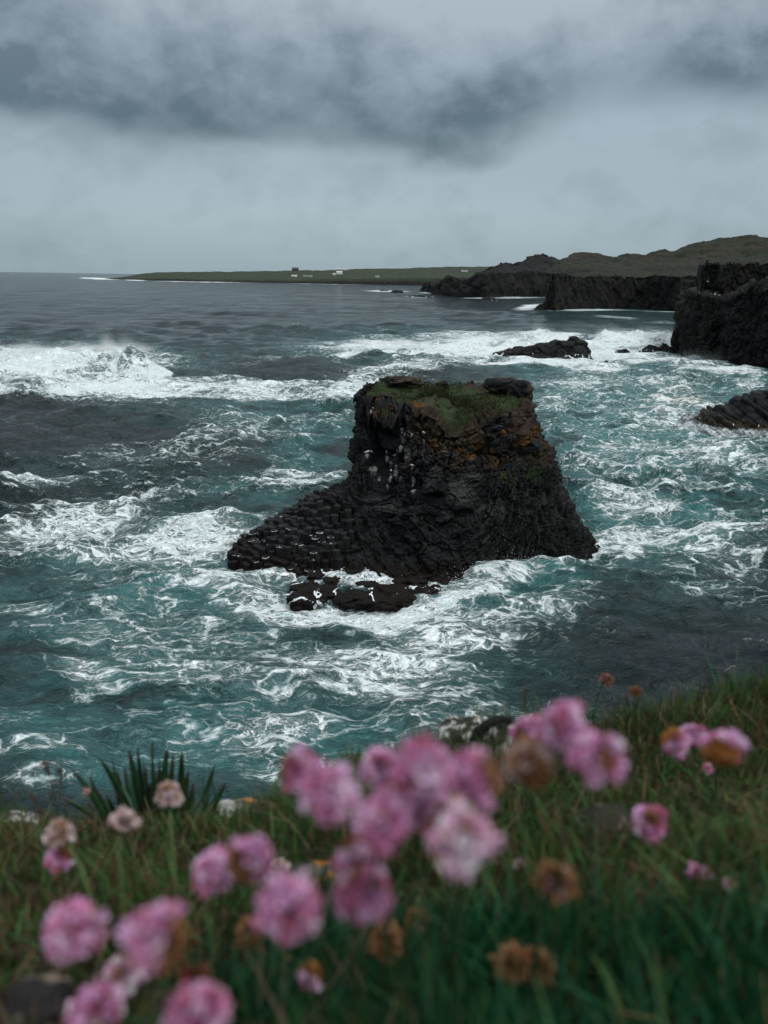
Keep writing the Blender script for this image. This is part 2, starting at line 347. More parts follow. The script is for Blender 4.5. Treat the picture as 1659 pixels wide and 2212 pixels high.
# green-topped middle headland
X = np.linspace(1153, 1640, 420)
wl = line_z0(X, [(1153, 669), (1200, 671.5), (1259, 667), (1330, 664.5), (1400, 666), (1469, 672), (1640, 674)])
TB = [(1153, 668.7), (1162, 664), (1172, 656), (1180, 638), (1185, 612), (1192, 596), (1198, 590), (1230, 594), (1259, 597), (1300, 596.5), (1430, 596), (1520, 596), (1640, 596)]
PB = [(1153, 668.5), (1162, 663), (1172, 655), (1180, 637), (1185, 611), (1192, 595), (1198, 589), (1230, 590), (1280, 588), (1400, 586), (1640, 586)]
ct = line_y(X, TB, wl[:, 1]+9); sk = line_y(X, PB, wl[:, 1]+9+np.clip((X-1190)*1.6, 1, 90)); bk = back(sk, 90, -4)
land('green_headland', X, [wl, ct, sk, bk], M_LAND, 1.1, .09, [36, 14, 5], [0, .75, 1, 1], seed=21, block=1.9, bsize=8)
# near dark cliff, two tiers
X = np.linspace(1512, 2050, 300)
wl = line_y(X, [(1512, 700), (2050, 700)], 262); wl[:, 2] = -1
ct = line_y(X, [(1512, 690), (1516, 612), (1519, 571), (1560, 567.5), (1659, 568.5), (2050, 566)], 266); sk = back(ct, 60); bk = back(sk, 40, -3)
bt = land('upper_cliff', X, [wl, ct, sk, bk], M_LAND, .55, .16, [60, 14, 4], [0, .1, .9, 1], seed=31, block=1.6, bsize=3.2, kind=None)
X = np.linspace(1464, 2050, 460)
wl = line_z0(X, [(1461, 762), (1473, 768), (1520, 776), (1550, 779), (1580, 788), (1659, 796), (2050, 830)])
TD = [(1464, 755), (1467, 735), (1469, 700), (1472, 674), (1476, 652), (1486, 642), (1499, 633), (1530, 641), (1560, 648), (1600, 640), (1616, 622), (1628, 616), (1659, 615), (1800, 600), (2050, 590)]
ct = line_y(X, TD, wl[:, 1]+7); sk = back(ct, 24); bk = back(sk, 14, -3)
dt = land('cliff', X, [wl, ct, sk, bk], M_LAND, 1.1, .16, [80, 16, 4], [0, .2, .8, 1], seed=41, block=1.9, bsize=3.6, kind=None, butt=1.8)
tag(bt, 'tall flat topped dark cliff set back behind the nearer crags at the right edge', 'cliff')
tag(dt, 'craggy dark sea cliff at the right edge with surf at its foot', 'cliff')

# ------------------------------------------------------------------ the sea stack
C0 = np.array([4.2, 57.0])
SH_R = [(0, 0), (.05, .03), (.17, .16), (.33, .30), (.42, .39), (.57, .50), (.67, .60), (.80, .73), (.92, .88), (1, 1)]
SH_L = [(0, 0), (.10, .01), (.20, .0), (.34, .03), (.52, .06), (.60, .17), (.655, .27), (.74, .45), (.805, .60), (.87, .74), (.912, .82), (.965, .93), (1, 1)]
SH_F = [(0, 0), (.08, .10), (.22, .24), (.36, .33), (.48, .38), (.60, .42), (.70, .50), (.82, .66), (.92, .83), (1, 1)]
SH = {'R': SH_R, 'L': SH_L, 'F': SH_F}
#      theta  r_rim  z_rim  r_base shape
CTRL = [(0, 6.2, 11.5, 13.2, 'R'), (30, 6.0, 11.9, 11.5, 'R'), (60, 5.0, 12.0, 9.5, 'R'), (90, 4.4, 12.1, 9.0, 'R'), (120, 5.0, 12.4, 10.5, 'R'), (150, 6.2, 12.3, 13.5, 'L'),
        (172, 6.7, 12.1, 15.2, 'L'), (185, 6.6, 12.0, 15.9, 'L'), (197, 6.3, 11.9, 15.6, 'L'), (205, 5.6, 11.9, 14.0, 'L'), (214, 4.9, 11.8, 12.6, 'L'), (226, 4.1, 11.7, 10.1, 'F'), (240, 3.7, 11.4, 9.6, 'F'),
        (255, 3.6, 10.9, 9.0, 'F'), (270, 3.9, 10.2, 8.4, 'F'), (285, 4.1, 10.0, 7.8, 'F'), (302, 4.0, 10.2, 7.2, 'R'), (318, 4.5, 10.6, 7.4, 'R'), (332, 5.2, 10.9, 8.2, 'R'), (346, 5.8, 11.2, 10.4, 'R'), (355, 6.1, 11.4, 12.6, 'R')]
def circ(vals, th, sm=3.0):
    t = np.array([c[0] for c in CTRL]+[360.]); v = np.array(list(vals)+[vals[0]])
    fine = np.interp(np.arange(0, 360, .5), t, v); k = np.exp(-.5*(np.arange(-30, 31)*.5/sm)**2); k /= k.sum()
    fine = np.convolve(np.concatenate([fine[-30:], fine, fine[:30]]), k, 'valid'); fine = np.append(fine, fine[0])
    return np.interp(np.mod(th, 360), np.arange(0, 360.5, .5), fine)
def base_r(th): return circ([c[3] for c in CTRL], th)
def stack_surface(th, s):
    """position on the flank: th in degrees, s 0 at the rim to 1 at the water, beyond 1 below it"""
    rr = circ([c[1] for c in CTRL], th); zr = circ([c[2] for c in CTRL], th); rb = base_r(th)
    g = 0
    for key in SH:
        w = circ([1. if c[4] == key else 0. for c in CTRL], th, 5.); a = np.array(SH[key]); g = g + w*np.interp(s, a[:, 0], a[:, 1])
    g = g + np.clip(s-1, 0, 1)*.9
    r = rr + (rb-rr)*g; z = zr*(1-s)
    t = np.radians(th); return np.stack([C0[0]+r*np.cos(t), C0[1]+r*np.sin(t), z], -1), r
NT, NW, NP = 1000, 330, 80
# more angular resolution on the side that faces the clifftop
_tt = np.linspace(0, 1, NT, endpoint=False); TH = 360*(_tt) ; dens = np.cumsum(np.where((TH > 165), 1., .45)); TH = np.interp(np.linspace(0, dens[-1], NT, endpoint=False), dens, TH)
S = np.concatenate([np.linspace(0, 1.0, NW-12), np.linspace(1.008, 1.2, 12)])
wallP, wallR = stack_surface(np.broadcast_to(TH, (NW, NT)), np.broadcast_to(S[:, None], (NW, NT)))
rim = wallP[0]
q = np.linspace(0.0, 1, NP, endpoint=False)[:, None]
ctr = np.array([C0[0], C0[1], 11.55])
topP = ctr*(1-q[..., None])+rim[None]*q[..., None]
G = np.concatenate([topP, wallP]); istop = np.zeros(G.shape[:2]); istop[:NP] = 1
NRM = gnormal(G, True); flip = (NRM[NP+NW//2, :, :2]*(G[NP+NW//2, :, :2]-C0)).sum() < 0
if flip: NRM = -NRM
NRM[:6] = (0, 0, 1)
V = G.reshape(-1, 3); nn = NRM.reshape(-1, 3); top = istop.ravel()
thv = np.broadcast_to(TH, G.shape[:2]).ravel(); zz = V[:, 2]; rr_ = np.hypot(V[:, 0]-C0[0], V[:, 1]-C0[1])
sl_len = np.concatenate([np.zeros((NP, NT)), np.cumsum(np.linalg.norm(np.diff(wallP, axis=0, prepend=wallP[:1]), axis=-1), 0)]).ravel()
wtop = top*sstep(rr_/circ([c[1] for c in CTRL], thv), 1.0, .78)               # 1 well inside the grassy top
leftw = sstep(thv, 150, 172)*(1-sstep(thv, 228, 240))*sstep(zz, 4.2, 5.6)     # black left wall
terr = sstep(thv, 170, 178)*(1-sstep(thv, 214, 226))*(1-sstep(zz, 3.0, 4.2)) # stepped terrace
bowl = sstep(thv, 205, 222)*(1-sstep(thv, 284, 298))*(1-sstep(zz, 3.6, 4.8))
midb = sstep(thv, 228, 244)*(1-sstep(thv, 282, 300))*(1-sstep(zz, 6.2, 7.2))*sstep(zz, 3.6, 4.8)
crown = sstep(zz, 6.3, 7.6)*(1-leftw)*(1-wtop)
flank = np.clip(1-leftw-terr-bowl-midb, 0, 1)
big = fbm(V, .22, 3, .5, 5)*.55
D_ = big*(1-.75*wtop)
tone = np.zeros(len(V))
# jointed flank: leaning polygonal column ends, longer down the slope
arc = np.radians(thv)*np.clip(rr_, 4, 14)
ux = arc + sl_len*.22 + .35*vnoise(V*.6, 3); uy = sl_len - .15*arc
p2 = np.stack([ux/.52, uy/.80, np.zeros_like(ux)+.5], 1); f1, f2, c1, c2 = worley(p2*np.array([1, 1, 0])+np.array([0, 0, .5]), 100)
cr = 1-sstep(f2-f1, .02, .16)
wf = flank*(1-wtop)*(1-.65*crown)
D_ += wf*((c1-.5)*.50-cr*.20); tone += wf*(c2-.40)*(.9+.7*sstep(zz, 2.5, 5))*(1-cr)
# rounded crown blocks
f1, f2, c1, c2 = worley((V+fbm(V, .8, 3, .5, 77)[:, None]*.5)*np.array([1, 1, .75])/.85, 140); cr = 1-sstep(f2-f1, .02, .2)
D_ += crown*((c1-.5)*.60-cr*.17-(f1-.35)*.18)
g1_, g2_, h1_, h2_ = worley((V+fbm(V, .5, 3, .5, 85)[:, None]*.5)*np.array([1, 1, .7])/2.1, 145); D_ += crown*((h1_-.5)*.45-(1-sstep(g2_-g1_, .02, .1))*.2); tone += crown*(c2-.35)*.8*(1-cr)
# left wall: great upright columns and overhangs
p2 = np.stack([arc/1.15+.2*vnoise(V*.4, 9), sl_len/3.2, np.zeros_like(arc)], 1); f1, f2, c1, c2 = worley(p2+np.array([0, 0, .5]), 170); cr = 1-sstep(f2-f1, .02, .14)
back_ = .25+.75*sstep(thv, 190, 204); D_ += leftw*back_*((c1-.5)*1.25-cr*.35); tone += leftw*(c2-.62)*.7
f1, f2, c1, c2 = worley(V*np.array([1, 1, .7])/.55, 180); D_ += leftw*((c1-.5)*.22-(1-sstep(f2-f1, .02, .15))*.12)
# bowl of curved columns sweeping round a hollow
QB = np.array([5.4, 50.5, 6.6]); rel = V-QB; rho = np.linalg.norm(rel*np.array([1, .55, 1.25]), axis=1)+.30*vnoise(V*.22, 4); ph = np.arctan2(rel[:, 2], rel[:, 0])
p2 = np.stack([rho/.62, ph*rho/1.7+vnoise(V*.35, 6)*.4, np.zeros_like(rho)], 1); f1, f2, c1, c2 = worley(p2+np.array([0, 0, .5]), 200); cr = 1-sstep(f2-f1, .03, .22)
bam = .55+.45*sstep(fbm(V, .35, 2, .5, 66), -.3, .3); D_ += bowl*bam*((c1-.5)*.36-cr*.04); tone += bowl*(c2-.62)*.5*(1-cr)
f1, f2, c1, c2 = worley(V*np.array([.55, .55, 1.25])/1.0+3, 230); cr = 1-sstep(f2-f1, .02, .16); D_ += bowl*(1-bam)*((c1-.5)*1.1-cr*.06)
D_ += bowl*-.55*np.exp(-((V[:, 0]-6.2)/2.)**2-((zz-5.)/.9)**2)                # dark hollow above the bowl
f1, f2, c1, c2 = worley((V+fbm(V, .6, 2, .5, 79)[:, None]*.3)*np.array([.75, .75, 1.1])/1.25, 240); cr = 1-sstep(f2-f1, .02, .14); D_ += midb*((c1-.55)*1.6-cr*.08); tone += midb*(c2-.6)*.8*(1-cr)
D_ += -.9*leftw*back_*sstep(fbm(V*np.array([1, 1, .45]), .38, 3, .5, 81), .05, .45)
D_ += (fbm(V, 2.2, 4, .6, 30)*.10+fbm(V, .9, 3, .5, 33)*.10)*(1-.3*wtop)
D_ += wtop*fbm(V, .55, 4, .5, 60)*.45
f1, f2, c1, c2 = worley((V+fbm(V, .7, 2, .5, 78)[:, None]*.4)*np.array([1, 1, 1.1])/.95, 250); cr = 1-sstep(f2-f1, .02, .16); D_ += (bowl*.9+terr*.5)*((c1-.5)*.60-cr*.05); tone += bowl*(c2-.7)*.7*(1-cr)
D_ -= terr*.25+leftw*.30
f1, f2, c1, c2 = worley((V+fbm(V, 1.2, 2, .5, 93)[:, None]*.15)*np.array([1, 1, 1.2])/.42, 260); D_ += (1-wtop)*((c1-.5)*.20-(1-sstep(f2-f1, .02, .14))*.06); tone += (1-wtop)*(c2-.75)*.5
wet = 1-sstep(zz, .9, 2.0+.5*vnoise(V*.5, 90))
Vd = V+nn*D_[:, None]
Vd[:NT] = Vd[:NT].mean(0)
gr_tex = fbm(V, .45, 4, .5, 70)
moss = np.clip(wtop*(.85+gr_tex*.5)+sstep(zz, 4, 7)*flank*sstep(thv, 285, 310)*(.44+.6*fbm(V, .45, 3, .5, 71))*(1-.5*crown), 0, 1)
moss *= np.where(zz > 3.2, 1, 0)
lich = crown*np.clip(.08+.5*fbm(V, .55, 3, .5, 72), 0, 1)*(thv > 215)
lich = np.maximum(lich, sstep(zz, 10, 11.3)*(1-wtop)*np.clip(.1+.6*fbm(V, .6, 3, .5, 73), 0, 1)*(thv > 180))
brown = np.clip(wtop*np.clip(.35-1.2*fbm(V, .5, 3, .5, 89), 0, 1)+crown*(.64+.5*fbm(V, .5, 3, .5, 74))*(thv > 210)+wtop*np.clip(.3-gr_tex, 0, 1)*.9+sstep(zz, 10.6, 11.6)*.35*(1-leftw), 0, 1)
kelp = wet*np.where((thv > 185) & (thv < 300), .62, .35)
stackT = BVHTree.FromPolygons([tuple(v) for v in Vd], [tuple(f) for f in grid(NP+NW, NT, True)])
def hit(tree, px, py):
    dd = ray(px, py); h = tree.ray_cast(Vector(CAM), Vector(dd/np.linalg.norm(dd))); return h[0], h[1]
GUANO = [(803, 889, .45), (815, 897, .3), (868, 925, .5), (872, 945, .6), (866, 967, .35), (880, 985, .5), (890, 940, .3), (915, 953, .3), (912, 985, .3), (793, 983, .35), (800, 1000, .6), (808, 1012, .6), (836, 990, .4), (845, 998, .45), (855, 1005, .3), (842, 1030, .45), (856, 1022, .5), (866, 1032, .3), (890, 1010, .3), (893, 1035, .4), (892, 1058, .5), (820, 1035, .3), (836, 1050, .3)]
guano = np.zeros(len(V))
for gx, gy, gr in GUANO:
    h, _n = hit(stackT, gx, gy)
    if h is None: continue
    e = Vd-np.array(h); dz = np.where(e[:, 2] < 0, .5, 1.3); guano = np.maximum(guano, .82*np.exp(-(e[:, 0]**2+e[:, 1]**2*.6)/(gr*.55)**2-(e[:, 2]*dz)**2/(gr*.9)**2))
for gx, gy, gr in [(1015, 985, .5), (1035, 965, .5), (990, 975, .4), (1060, 975, .4), (815, 862, .45), (905, 868, .6), (880, 855, .4), (1090, 935, .4), (1075, 1000, .4)]:
    h, _n = hit(stackT, gx, gy)
    if h is not None: e = np.linalg.norm(Vd-np.array(h), axis=1); lich = np.maximum(lich, .75*np.exp(-(e/(gr*1.1))**2))
pale = [(985, 1065, .9), (1010, 1058, .7), (1000, 1048, .5), (865, 880, .8), (870, 900, .6)]
for gx, gy, gr in pale:
    h, _n = hit(stackT, gx, gy)
    if h is not None: e = np.linalg.norm(Vd-np.array(h), axis=1); tone = np.maximum(tone, .85*np.exp(-(e/gr)**4))
washv = np.clip((1-sstep(zz, .1, .7))*.38, 0, 1)
stack = empty('sea_stack', (C0[0], C0[1], 0)); off = np.array([C0[0], C0[1], 0])
tag(stack, 'tall flat topped black basalt sea stack standing in the surf in front of the clifftop', 'sea stack')
mesh('rock_body', Vd-off, grid(NP+NW, NT, True), M_ROCK, stack, dict(tone=np.clip(tone, 0, 1), moss=moss, lichen=lich, brown=brown, kelp=kelp, guano=guano, wash=washv))
# terrace of hexagonal columns on the left skirt, one mesh
mb = MB(); att = {k: [] for k in ('tone', 'kelp', 'wash', 'moss', 'lichen', 'brown', 'guano')}
hs = .50
for iy in range(-40, 40):
    for ix in range(-50, 30):
        x = C0[0]+(ix+.5*(iy % 2))*hs+random.uniform(-.11, .11); y = C0[1]+iy*hs*.866+random.uniform(-.11, .11)
        th = math.degrees(math.atan2(y-C0[1], x-C0[0])) % 360; r = math.hypot(x-C0[0], y-C0[1])
        if not 172 < th < 222: continue
        rb = float(base_r(th))
        if r > rb+.25 or r < 7.0: continue
        ss_ = np.linspace(.4, 1.05, 60); Pp, rrr = stack_surface(np.full(60, th), ss_); z = float(np.interp(r, rrr, Pp[:, 2]))
        if z > 4.0: continue
        front = sstep(np.array([th]), 176, 188)[0]
        lvl = round((z+random.uniform(-.16, .16))/.34)*.34+.09*random.uniform(-1, 1)+.16*(random.random() < .15)
        zt = lvl-.12+.18*front; zb = -1.0
        rad = hs*.60; an = np.arange(6)/6*2*np.pi+.52+random.uniform(-.1, .1); jr = rad*(1+np.array([random.uniform(-.14, .1) for _ in range(6)]))
        ring = np.stack([x+jr*np.cos(an), y+jr*np.sin(an)], 1); tl = np.array([random.uniform(-.08, .08) for _ in range(2)])
        zt6 = zt+(ring-[x, y])@tl; ins = (ring-[x, y])*.86+[x, y]
        Vq = np.concatenate([np.c_[ring, np.full(6, zb)], np.c_[ring, zt6-.16], np.c_[ring, zt6-.05], np.c_[ins, zt6], [[x, y, zt+.01]]])
        k0 = mb.n; mb.add(Vq, grid(4, 6, True)); j = np.arange(6); mb.F[3].append(np.stack([k0+18+j, k0+18+(j+1) % 6, np.full(6, k0+24)], 1))
        wsh = random.choice((.62, .56, .35, .2, .1, .45)) if z < 2.5 else (.5 if random.random() < .12 else .05)
        side = np.array([random.random() < .6 for _ in range(6)]); wv = np.concatenate([np.zeros(6), np.zeros(6), np.where(side, wsh, wsh*.6), np.full(6, wsh*.55), [0.]])
        nv = len(Vq); kp = .6 if z < .9 else (.45 if z < 1.5 and random.random() < .5 else 0.)
        for a in att: att[a].append(wv if a == 'wash' else np.full(nv, {'kelp': kp, 'tone': max(0, random.uniform(-.25, .35))}.get(a, 0.)))
o = mesh('basalt_columns', np.concatenate(mb.V)-off, [np.concatenate(mb.F[4]), np.concatenate(mb.F[3])], M_ROCK, stack, {a: np.concatenate(v) for a, v in att.items()}, smooth=False)

def lump(c, size, seed, n=48, rough=.25, cell=.5, flat=.0):
    """a blocky boulder as one closed grid sphere; returns vertices, faces"""
    th = np.linspace(0, 2*np.pi, n, endpoint=False); ph = np.linspace(-np.pi/2, np.pi/2, n//2)
    u = np.stack(np.broadcast_arrays(np.cos(ph)[:, None]*np.cos(th), np.cos(ph)[:, None]*np.sin(th), np.sin(ph)[:, None]+0*th), -1).reshape(-1, 3)
    u = np.sign(u)*np.abs(u)**.8
    p = u+seed*3.1; f1, f2, c1, _ = worley(p/cell, seed); d_ = 1+fbm(p, 1.3, 4, .5, seed)*rough+(c1-.5)*rough*.9-(1-sstep(f2-f1, .02, .2))*rough*.4
    return np.asarray(c)+u*d_[:, None]*np.asarray(size), grid(n//2, n, True)
def rock_attrs(n, **kw):
    a = {k: np.zeros(n) for k in ('tone', 'moss', 'lichen', 'brown', 'kelp', 'guano', 'wash')}
    for k, v in kw.items(): a[k] = np.broadcast_to(np.asarray(v, float), n).copy()
    return a
# boulders on the rim of the stack (parts of it), placed where the rim is seen
for (px, py, dy, sz, sd0) in [(1081, 834, 58.5, (1.25, 1.0, .62), 5), (1123, 848, 57.5, (.95, 1.0, .85), 9), (955, 832, 60, (.5, .5, .35), 12), (872, 824, 60.0, (1.6, 1.2, .36), 14)]:
    Vb, Fb = lump(at_y(px, py, dy), sz, sd0, 64)
    mesh('boulder', Vb-off, Fb, M_ROCK, stack, rock_attrs(len(Vb), brown=np.clip(.45+.5*fbm(Vb, .9, 3, .5, 4), 0, 1), moss=np.clip(.22+.5*fbm(Vb, .7, 3, .5, 8), 0, 1), lichen=.18))
# wave-washed ledge at the foot
LED = [(665, 1300, .9, .95), (655, 1278, .8, .7), (700, 1285, .8, .6), (735, 1262, 1.0, .7), (770, 1300, 1.0, .75), (800, 1305, .9, .8), (835, 1308, .8, .7), (790, 1275, 1.1, .6), (850, 1285, 1.0, .8), (880, 1300, .8, .7), (905, 1285, .9, .8), (930, 1285, .8, .6), (700, 1245, 1.1, .7), (750, 1245, 1.2, .8), (830, 1255, 1.2, .8), (880, 1265, 1.1, .8), (640, 1300, .6, .5), (960, 1265, .9, .7), (800, 1250, 1.1, .9), (910, 1255, 1.1, 1.0), (1105, 1218, .8, 1.0), (1140, 1210, .7, .7)]
for i, (px, py, w_, h_) in enumerate(LED):
    c = at_z(px, py, .15); Vb, Fb = lump(c+np.array([0, .5, -.05]), (w_*1.25, w_, h_*.62), 300+i, 56, .3, .7)
    e = (Vb[:, 2]-c[2]); ridge_ = np.abs(fbm(Vb*np.array([1, 1, .5]), .5, 3, .5, 41)); wv = (.66*(1-sstep(ridge_, .015, .09))+.16)*(.8+.6*fbm(Vb, .9, 2, .5, 47))
    mesh('ledge_rock', Vb-off, Fb, M_ROCK, stack, rock_attrs(len(Vb), kelp=.62, wash=wv))
# turf blades on the summit (uncountable part)
nb = 9000; idx = RNG.choice(np.where((wtop > .3) & (moss > .35) & (fbm(V, .5, 3, .5, 89) > -.12))[0], nb); b0 = Vd[idx]+RNG.normal(0, .06, (nb, 3))*np.array([1, 1, 0]); a = RNG.uniform(0, 2*np.pi, nb); hgt = RNG.uniform(.05, .17, nb)*(1+1.3*sstep(fbm(b0, .55, 3, .5, 88), .05, .4)); w = RNG.uniform(.02, .05, nb)
dx = np.stack([np.cos(a), np.sin(a), 0*a], 1); ln = RNG.normal(0, .35, (nb, 2)); tip = b0+np.c_[ln*hgt[:, None], hgt]
Vg = np.stack([b0-dx*w[:, None], b0+dx*w[:, None], tip], 1).reshape(-1, 3); cg = np.where(RNG.random((nb, 1)) < .62, [[.016, .032, .009]], [[.050, .038, .017]])*RNG.uniform(.6, 1.4, (nb, 1))
tag(mesh('turf', Vg-off, np.arange(nb*3).reshape(-1, 3), M_GRASS, stack, {'col': np.repeat(cg, 3, 0)}), kind='stuff')

# ------------------------------------------------------------------ other rocks in the sea
def sea_rock(name, prof, depth_m, label, cat='rock', group=None, baseY=None, seed=1, amp=.5, cell=1.6, wash=.2, strata=None):
    """prof: outline (px, py) left to right; first and last stand on the water"""
    xs = np.linspace(prof[0][0], prof[-1][0], 170); ys = interp(xs, prof)
    b0 = at_z(prof[0][0], prof[0][1])[1] if baseY is None else baseY; b1 = at_z(prof[-1][0], prof[-1][1])[1] if baseY is None else baseY
    dep = b0+(b1-b0)*(xs-xs[0])/(xs[-1]-xs[0])+depth_m*.35
    crest = np.array([at_y(x, y, d_) for x, y, d_ in zip(xs, ys, dep)]); crest[:, 2] = np.maximum(crest[:, 2], .05)
    v = np.linspace(-1, 1, 110); hz = crest[:, 2]; end = np.clip(np.minimum(np.arange(170), 169-np.arange(170))/25., 0, 1)**.6
    P = np.zeros((110, 170, 3))
    for i, vv in enumerate(v):
        k = (1-abs(vv)**1.7) if vv < 0 else (1-vv**2)
        P[i, :, 0] = crest[:, 0]; P[i, :, 1] = crest[:, 1]+vv*depth_m*(.35+.65*(vv > 0)*.6)*(.25+.75*end); P[i, :, 2] = -.8+(hz+.8)*k
    Vr = P.reshape(-1, 3); n_ = gnormal(P).reshape(-1, 3); n_ = np.where(n_[:, 2:] < 0, -n_, n_)
    q_ = Vr/cell
    if strata is not None: q_ = np.stack([Vr@np.array(strata[0])/strata[2], Vr@np.array(strata[1])/strata[3], Vr[:, 1]/6.], 1)
    f1, f2, c1, c2 = worley(q_, seed); cr_ = 1-sstep(f2-f1, .03, .2)
    g1, g2, e1, e2 = worley(Vr/(cell*.4), seed+9)
    dd = (c1-.5)*amp-cr_*amp*.5+(e1-.5)*amp*(.35 if strata is None else .12)+fbm(Vr, .6/cell, 4, .5, seed)*amp*.5
    Vr = Vr+n_*dd[:, None]; base = np.array([crest[:, 0].mean(), crest[:, 1].mean(), 0])
    A_ = rock_attrs(len(Vr), tone=np.clip((c2-.5)*.6, 0, 1), brown=0. if strata is None else np.clip(.3+.5*fbm(Vr, .3, 3, .5, 6), 0, 1), kelp=(1-sstep(Vr[:, 2], .3, 1.2))*.5, wash=np.clip(wash*(1-sstep(Vr[:, 2], .2, 1.6))*2+(np.abs(fbm(Vr*np.array([1, 1, .25]), .5/cell, 3, .5, 5)) < .03)*.6*wash*3, 0, .7))
    o = mesh(name, Vr-base, grid(110, 170), M_ROCK, None, A_, loc=base)
    return tag(o, label, cat, group)
sea_rock('skerry', [(1066, 768), (1085, 760), (1100, 753), (1120, 747), (1135, 746), (1160, 743), (1172, 742), (1180, 739), (1195, 737), (1205, 732.5), (1215, 736), (1230, 736), (1238, 731), (1246, 730), (1256, 737), (1268, 745), (1281, 757)], 12, 'broad low black skerry with breakers behind it, left of the right hand cliffs', 'skerry', baseY=212, seed=3, amp=.9, cell=3)
sea_rock('skerry', [(1258, 800), (1275, 790), (1295, 783), (1310, 780), (1325, 783), (1340, 789)], 5, 'small jagged skerry washed by foam below the broad low one', 'skerry', baseY=190, seed=5, amp=.8, cell=1.4, wash=.6)
sea_rock('skerry', [(1302, 755), (1330, 750), (1337, 740), (1360, 738), (1374, 741), (1378, 750)], 6, 'flat topped black rock just right of the broad low skerry', 'skerry', baseY=248, seed=7, amp=.5, cell=2)
sea_rock('skerry', [(1328, 760), (1340, 754), (1352, 754), (1362, 760)], 4, 'low dark rock between the flat topped rock and the twin humped rock', 'skerry', baseY=228, seed=9, amp=.4, cell=1.5)
sea_rock('skerry', [(1380, 760), (1392, 752), (1402, 744), (1412, 746), (1425, 749), (1433, 742), (1440, 742), (1452, 748), (1464, 757)], 7, 'twin humped black rock at the foot of the near cliff', 'skerry', baseY=228, seed=11, amp=.5, cell=2)
sea_rock('skerry', [(1383, 747), (1390, 744), (1400, 747)], 3, 'tiny dark rock behind the twin humped rock', 'skerry', baseY=252, seed=13, amp=.3, cell=1)
sea_rock('slanting_rock', [(1470, 935), (1500, 920), (1520, 908), (1545, 893), (1560, 881), (1580, 880), (1595, 868), (1607, 858), (1620, 853), (1640, 846), (1655, 842), (1700, 838), (1760, 855), (1830, 930)], 13, 'dark slanting basalt rock cut off by the right edge of the photo', 'rock', baseY=106, seed=15, amp=.75, cell=1.4, wash=.25, strata=((.62, 0, .78), (.78, 0, -.62), .95, 4.))
for i, (pr, by, lb) in enumerate([([(770, 627), (774, 625), (780, 627.5)], 1330, 'tiny far skerry at the left end of the skerry line below the headland'), ([(812, 629), (825, 626.5), (838, 629.5)], 1240, 'second far skerry from the left, ringed by white surf'), ([(842, 631), (855, 627), (866, 627.5), (876, 631)], 1150, 'humped far skerry just left of the dark crags'), ([(880, 642), (893, 637), (905, 637), (920, 640), (934, 642.5)], 880, 'long low dark skerry nearest below the crags'), ([(1042, 645), (1055, 641), (1075, 645)], 800, 'small dark rock in surf beneath the crag foot')]):
    sea_rock('skerry', pr, 14, lb, 'skerry', baseY=by, seed=20+i, amp=1.2, cell=5)

# ------------------------------------------------------------------ the sea
rs = [15.]
while rs[-1] < 40000:
    r0 = rs[-1]; rs.append(r0+max(.085, r0*r0*3.4e-5))
rs = np.array(rs+[90000.]); dr = np.gradient(rs); azs = np.radians(np.linspace(-50, 50, 1250))
RR, AZ = np.meshgrid(rs, azs, indexing='ij'); X0 = (RR*np.sin(AZ)).ravel(); Y0 = (RR*np.cos(AZ)).ravel(); DR = np.maximum(np.repeat(dr, len(azs)), RR.ravel()*.0014)
P0 = np.stack([X0, Y0, np.zeros_like(X0)], 1); PX, PY = to_px(P0)
nearm = RR.ravel() < 900
disp = np.zeros_like(P0); steep = np.zeros(len(P0)); gmod = 1+.55*fbm(P0*np.array([1, 1, 0]), .03, 3, .5, 400); calm = .45+.55*sstep(np.hypot(X0, Y0), 28, 75)
wr = np.random.default_rng(11)
for i in range(120):
    lam = 1.3*(34/1.3)**wr.random() if i < 96 else wr.uniform(35, 170); ang = wr.normal(0, .62)-.25; dirv = np.array([math.sin(ang), -math.cos(ang)]); kk = 2*np.pi/lam
    amp = .0128*min(lam, 12)**.90*wr.uniform(.6, 1.3)*(.75 if lam > 34 else 1)
    sel = (DR < lam/2.2)
    w_ = sstep(lam/DR[sel], 2.2, 4.5)*amp*gmod[sel]*calm[sel]
    ph = kk*(X0[sel]*dirv[0]+Y0[sel]*dirv[1])+wr.uniform(0, 6.28)
    sn, cs = np.sin(ph), np.cos(ph)
    disp[sel, 2] += w_*cs; disp[sel, 0] -= dirv[0]*w_*sn*.9; disp[sel, 1] -= dirv[1]*w_*sn*.9; steep[sel] += w_*kk*cs
sel = DR < 1.5; disp[sel, 2] += ((.5-np.abs(fbm(P0[sel]*np.array([.6, 1, 1]), .30, 4, .5, 410)))*.42+fbm(P0[sel], 1.1, 3, .5, 412)*.05)*calm[sel]
def blob(cx, cy, rx, ry, rot=0., p=1.5):
    c, s_ = math.cos(R_(rot)), math.sin(R_(rot)); dx = PX-cx; dy = PY-cy; a = (dx*c+dy*s_)/rx; b = (-dx*s_+dy*c)/ry
    return np.exp(-np.clip(a*a+b*b, 0, 20)**p)
foam = np.zeros(len(P0)); aer = np.zeros(len(P0)); silt = np.zeros(len(P0))
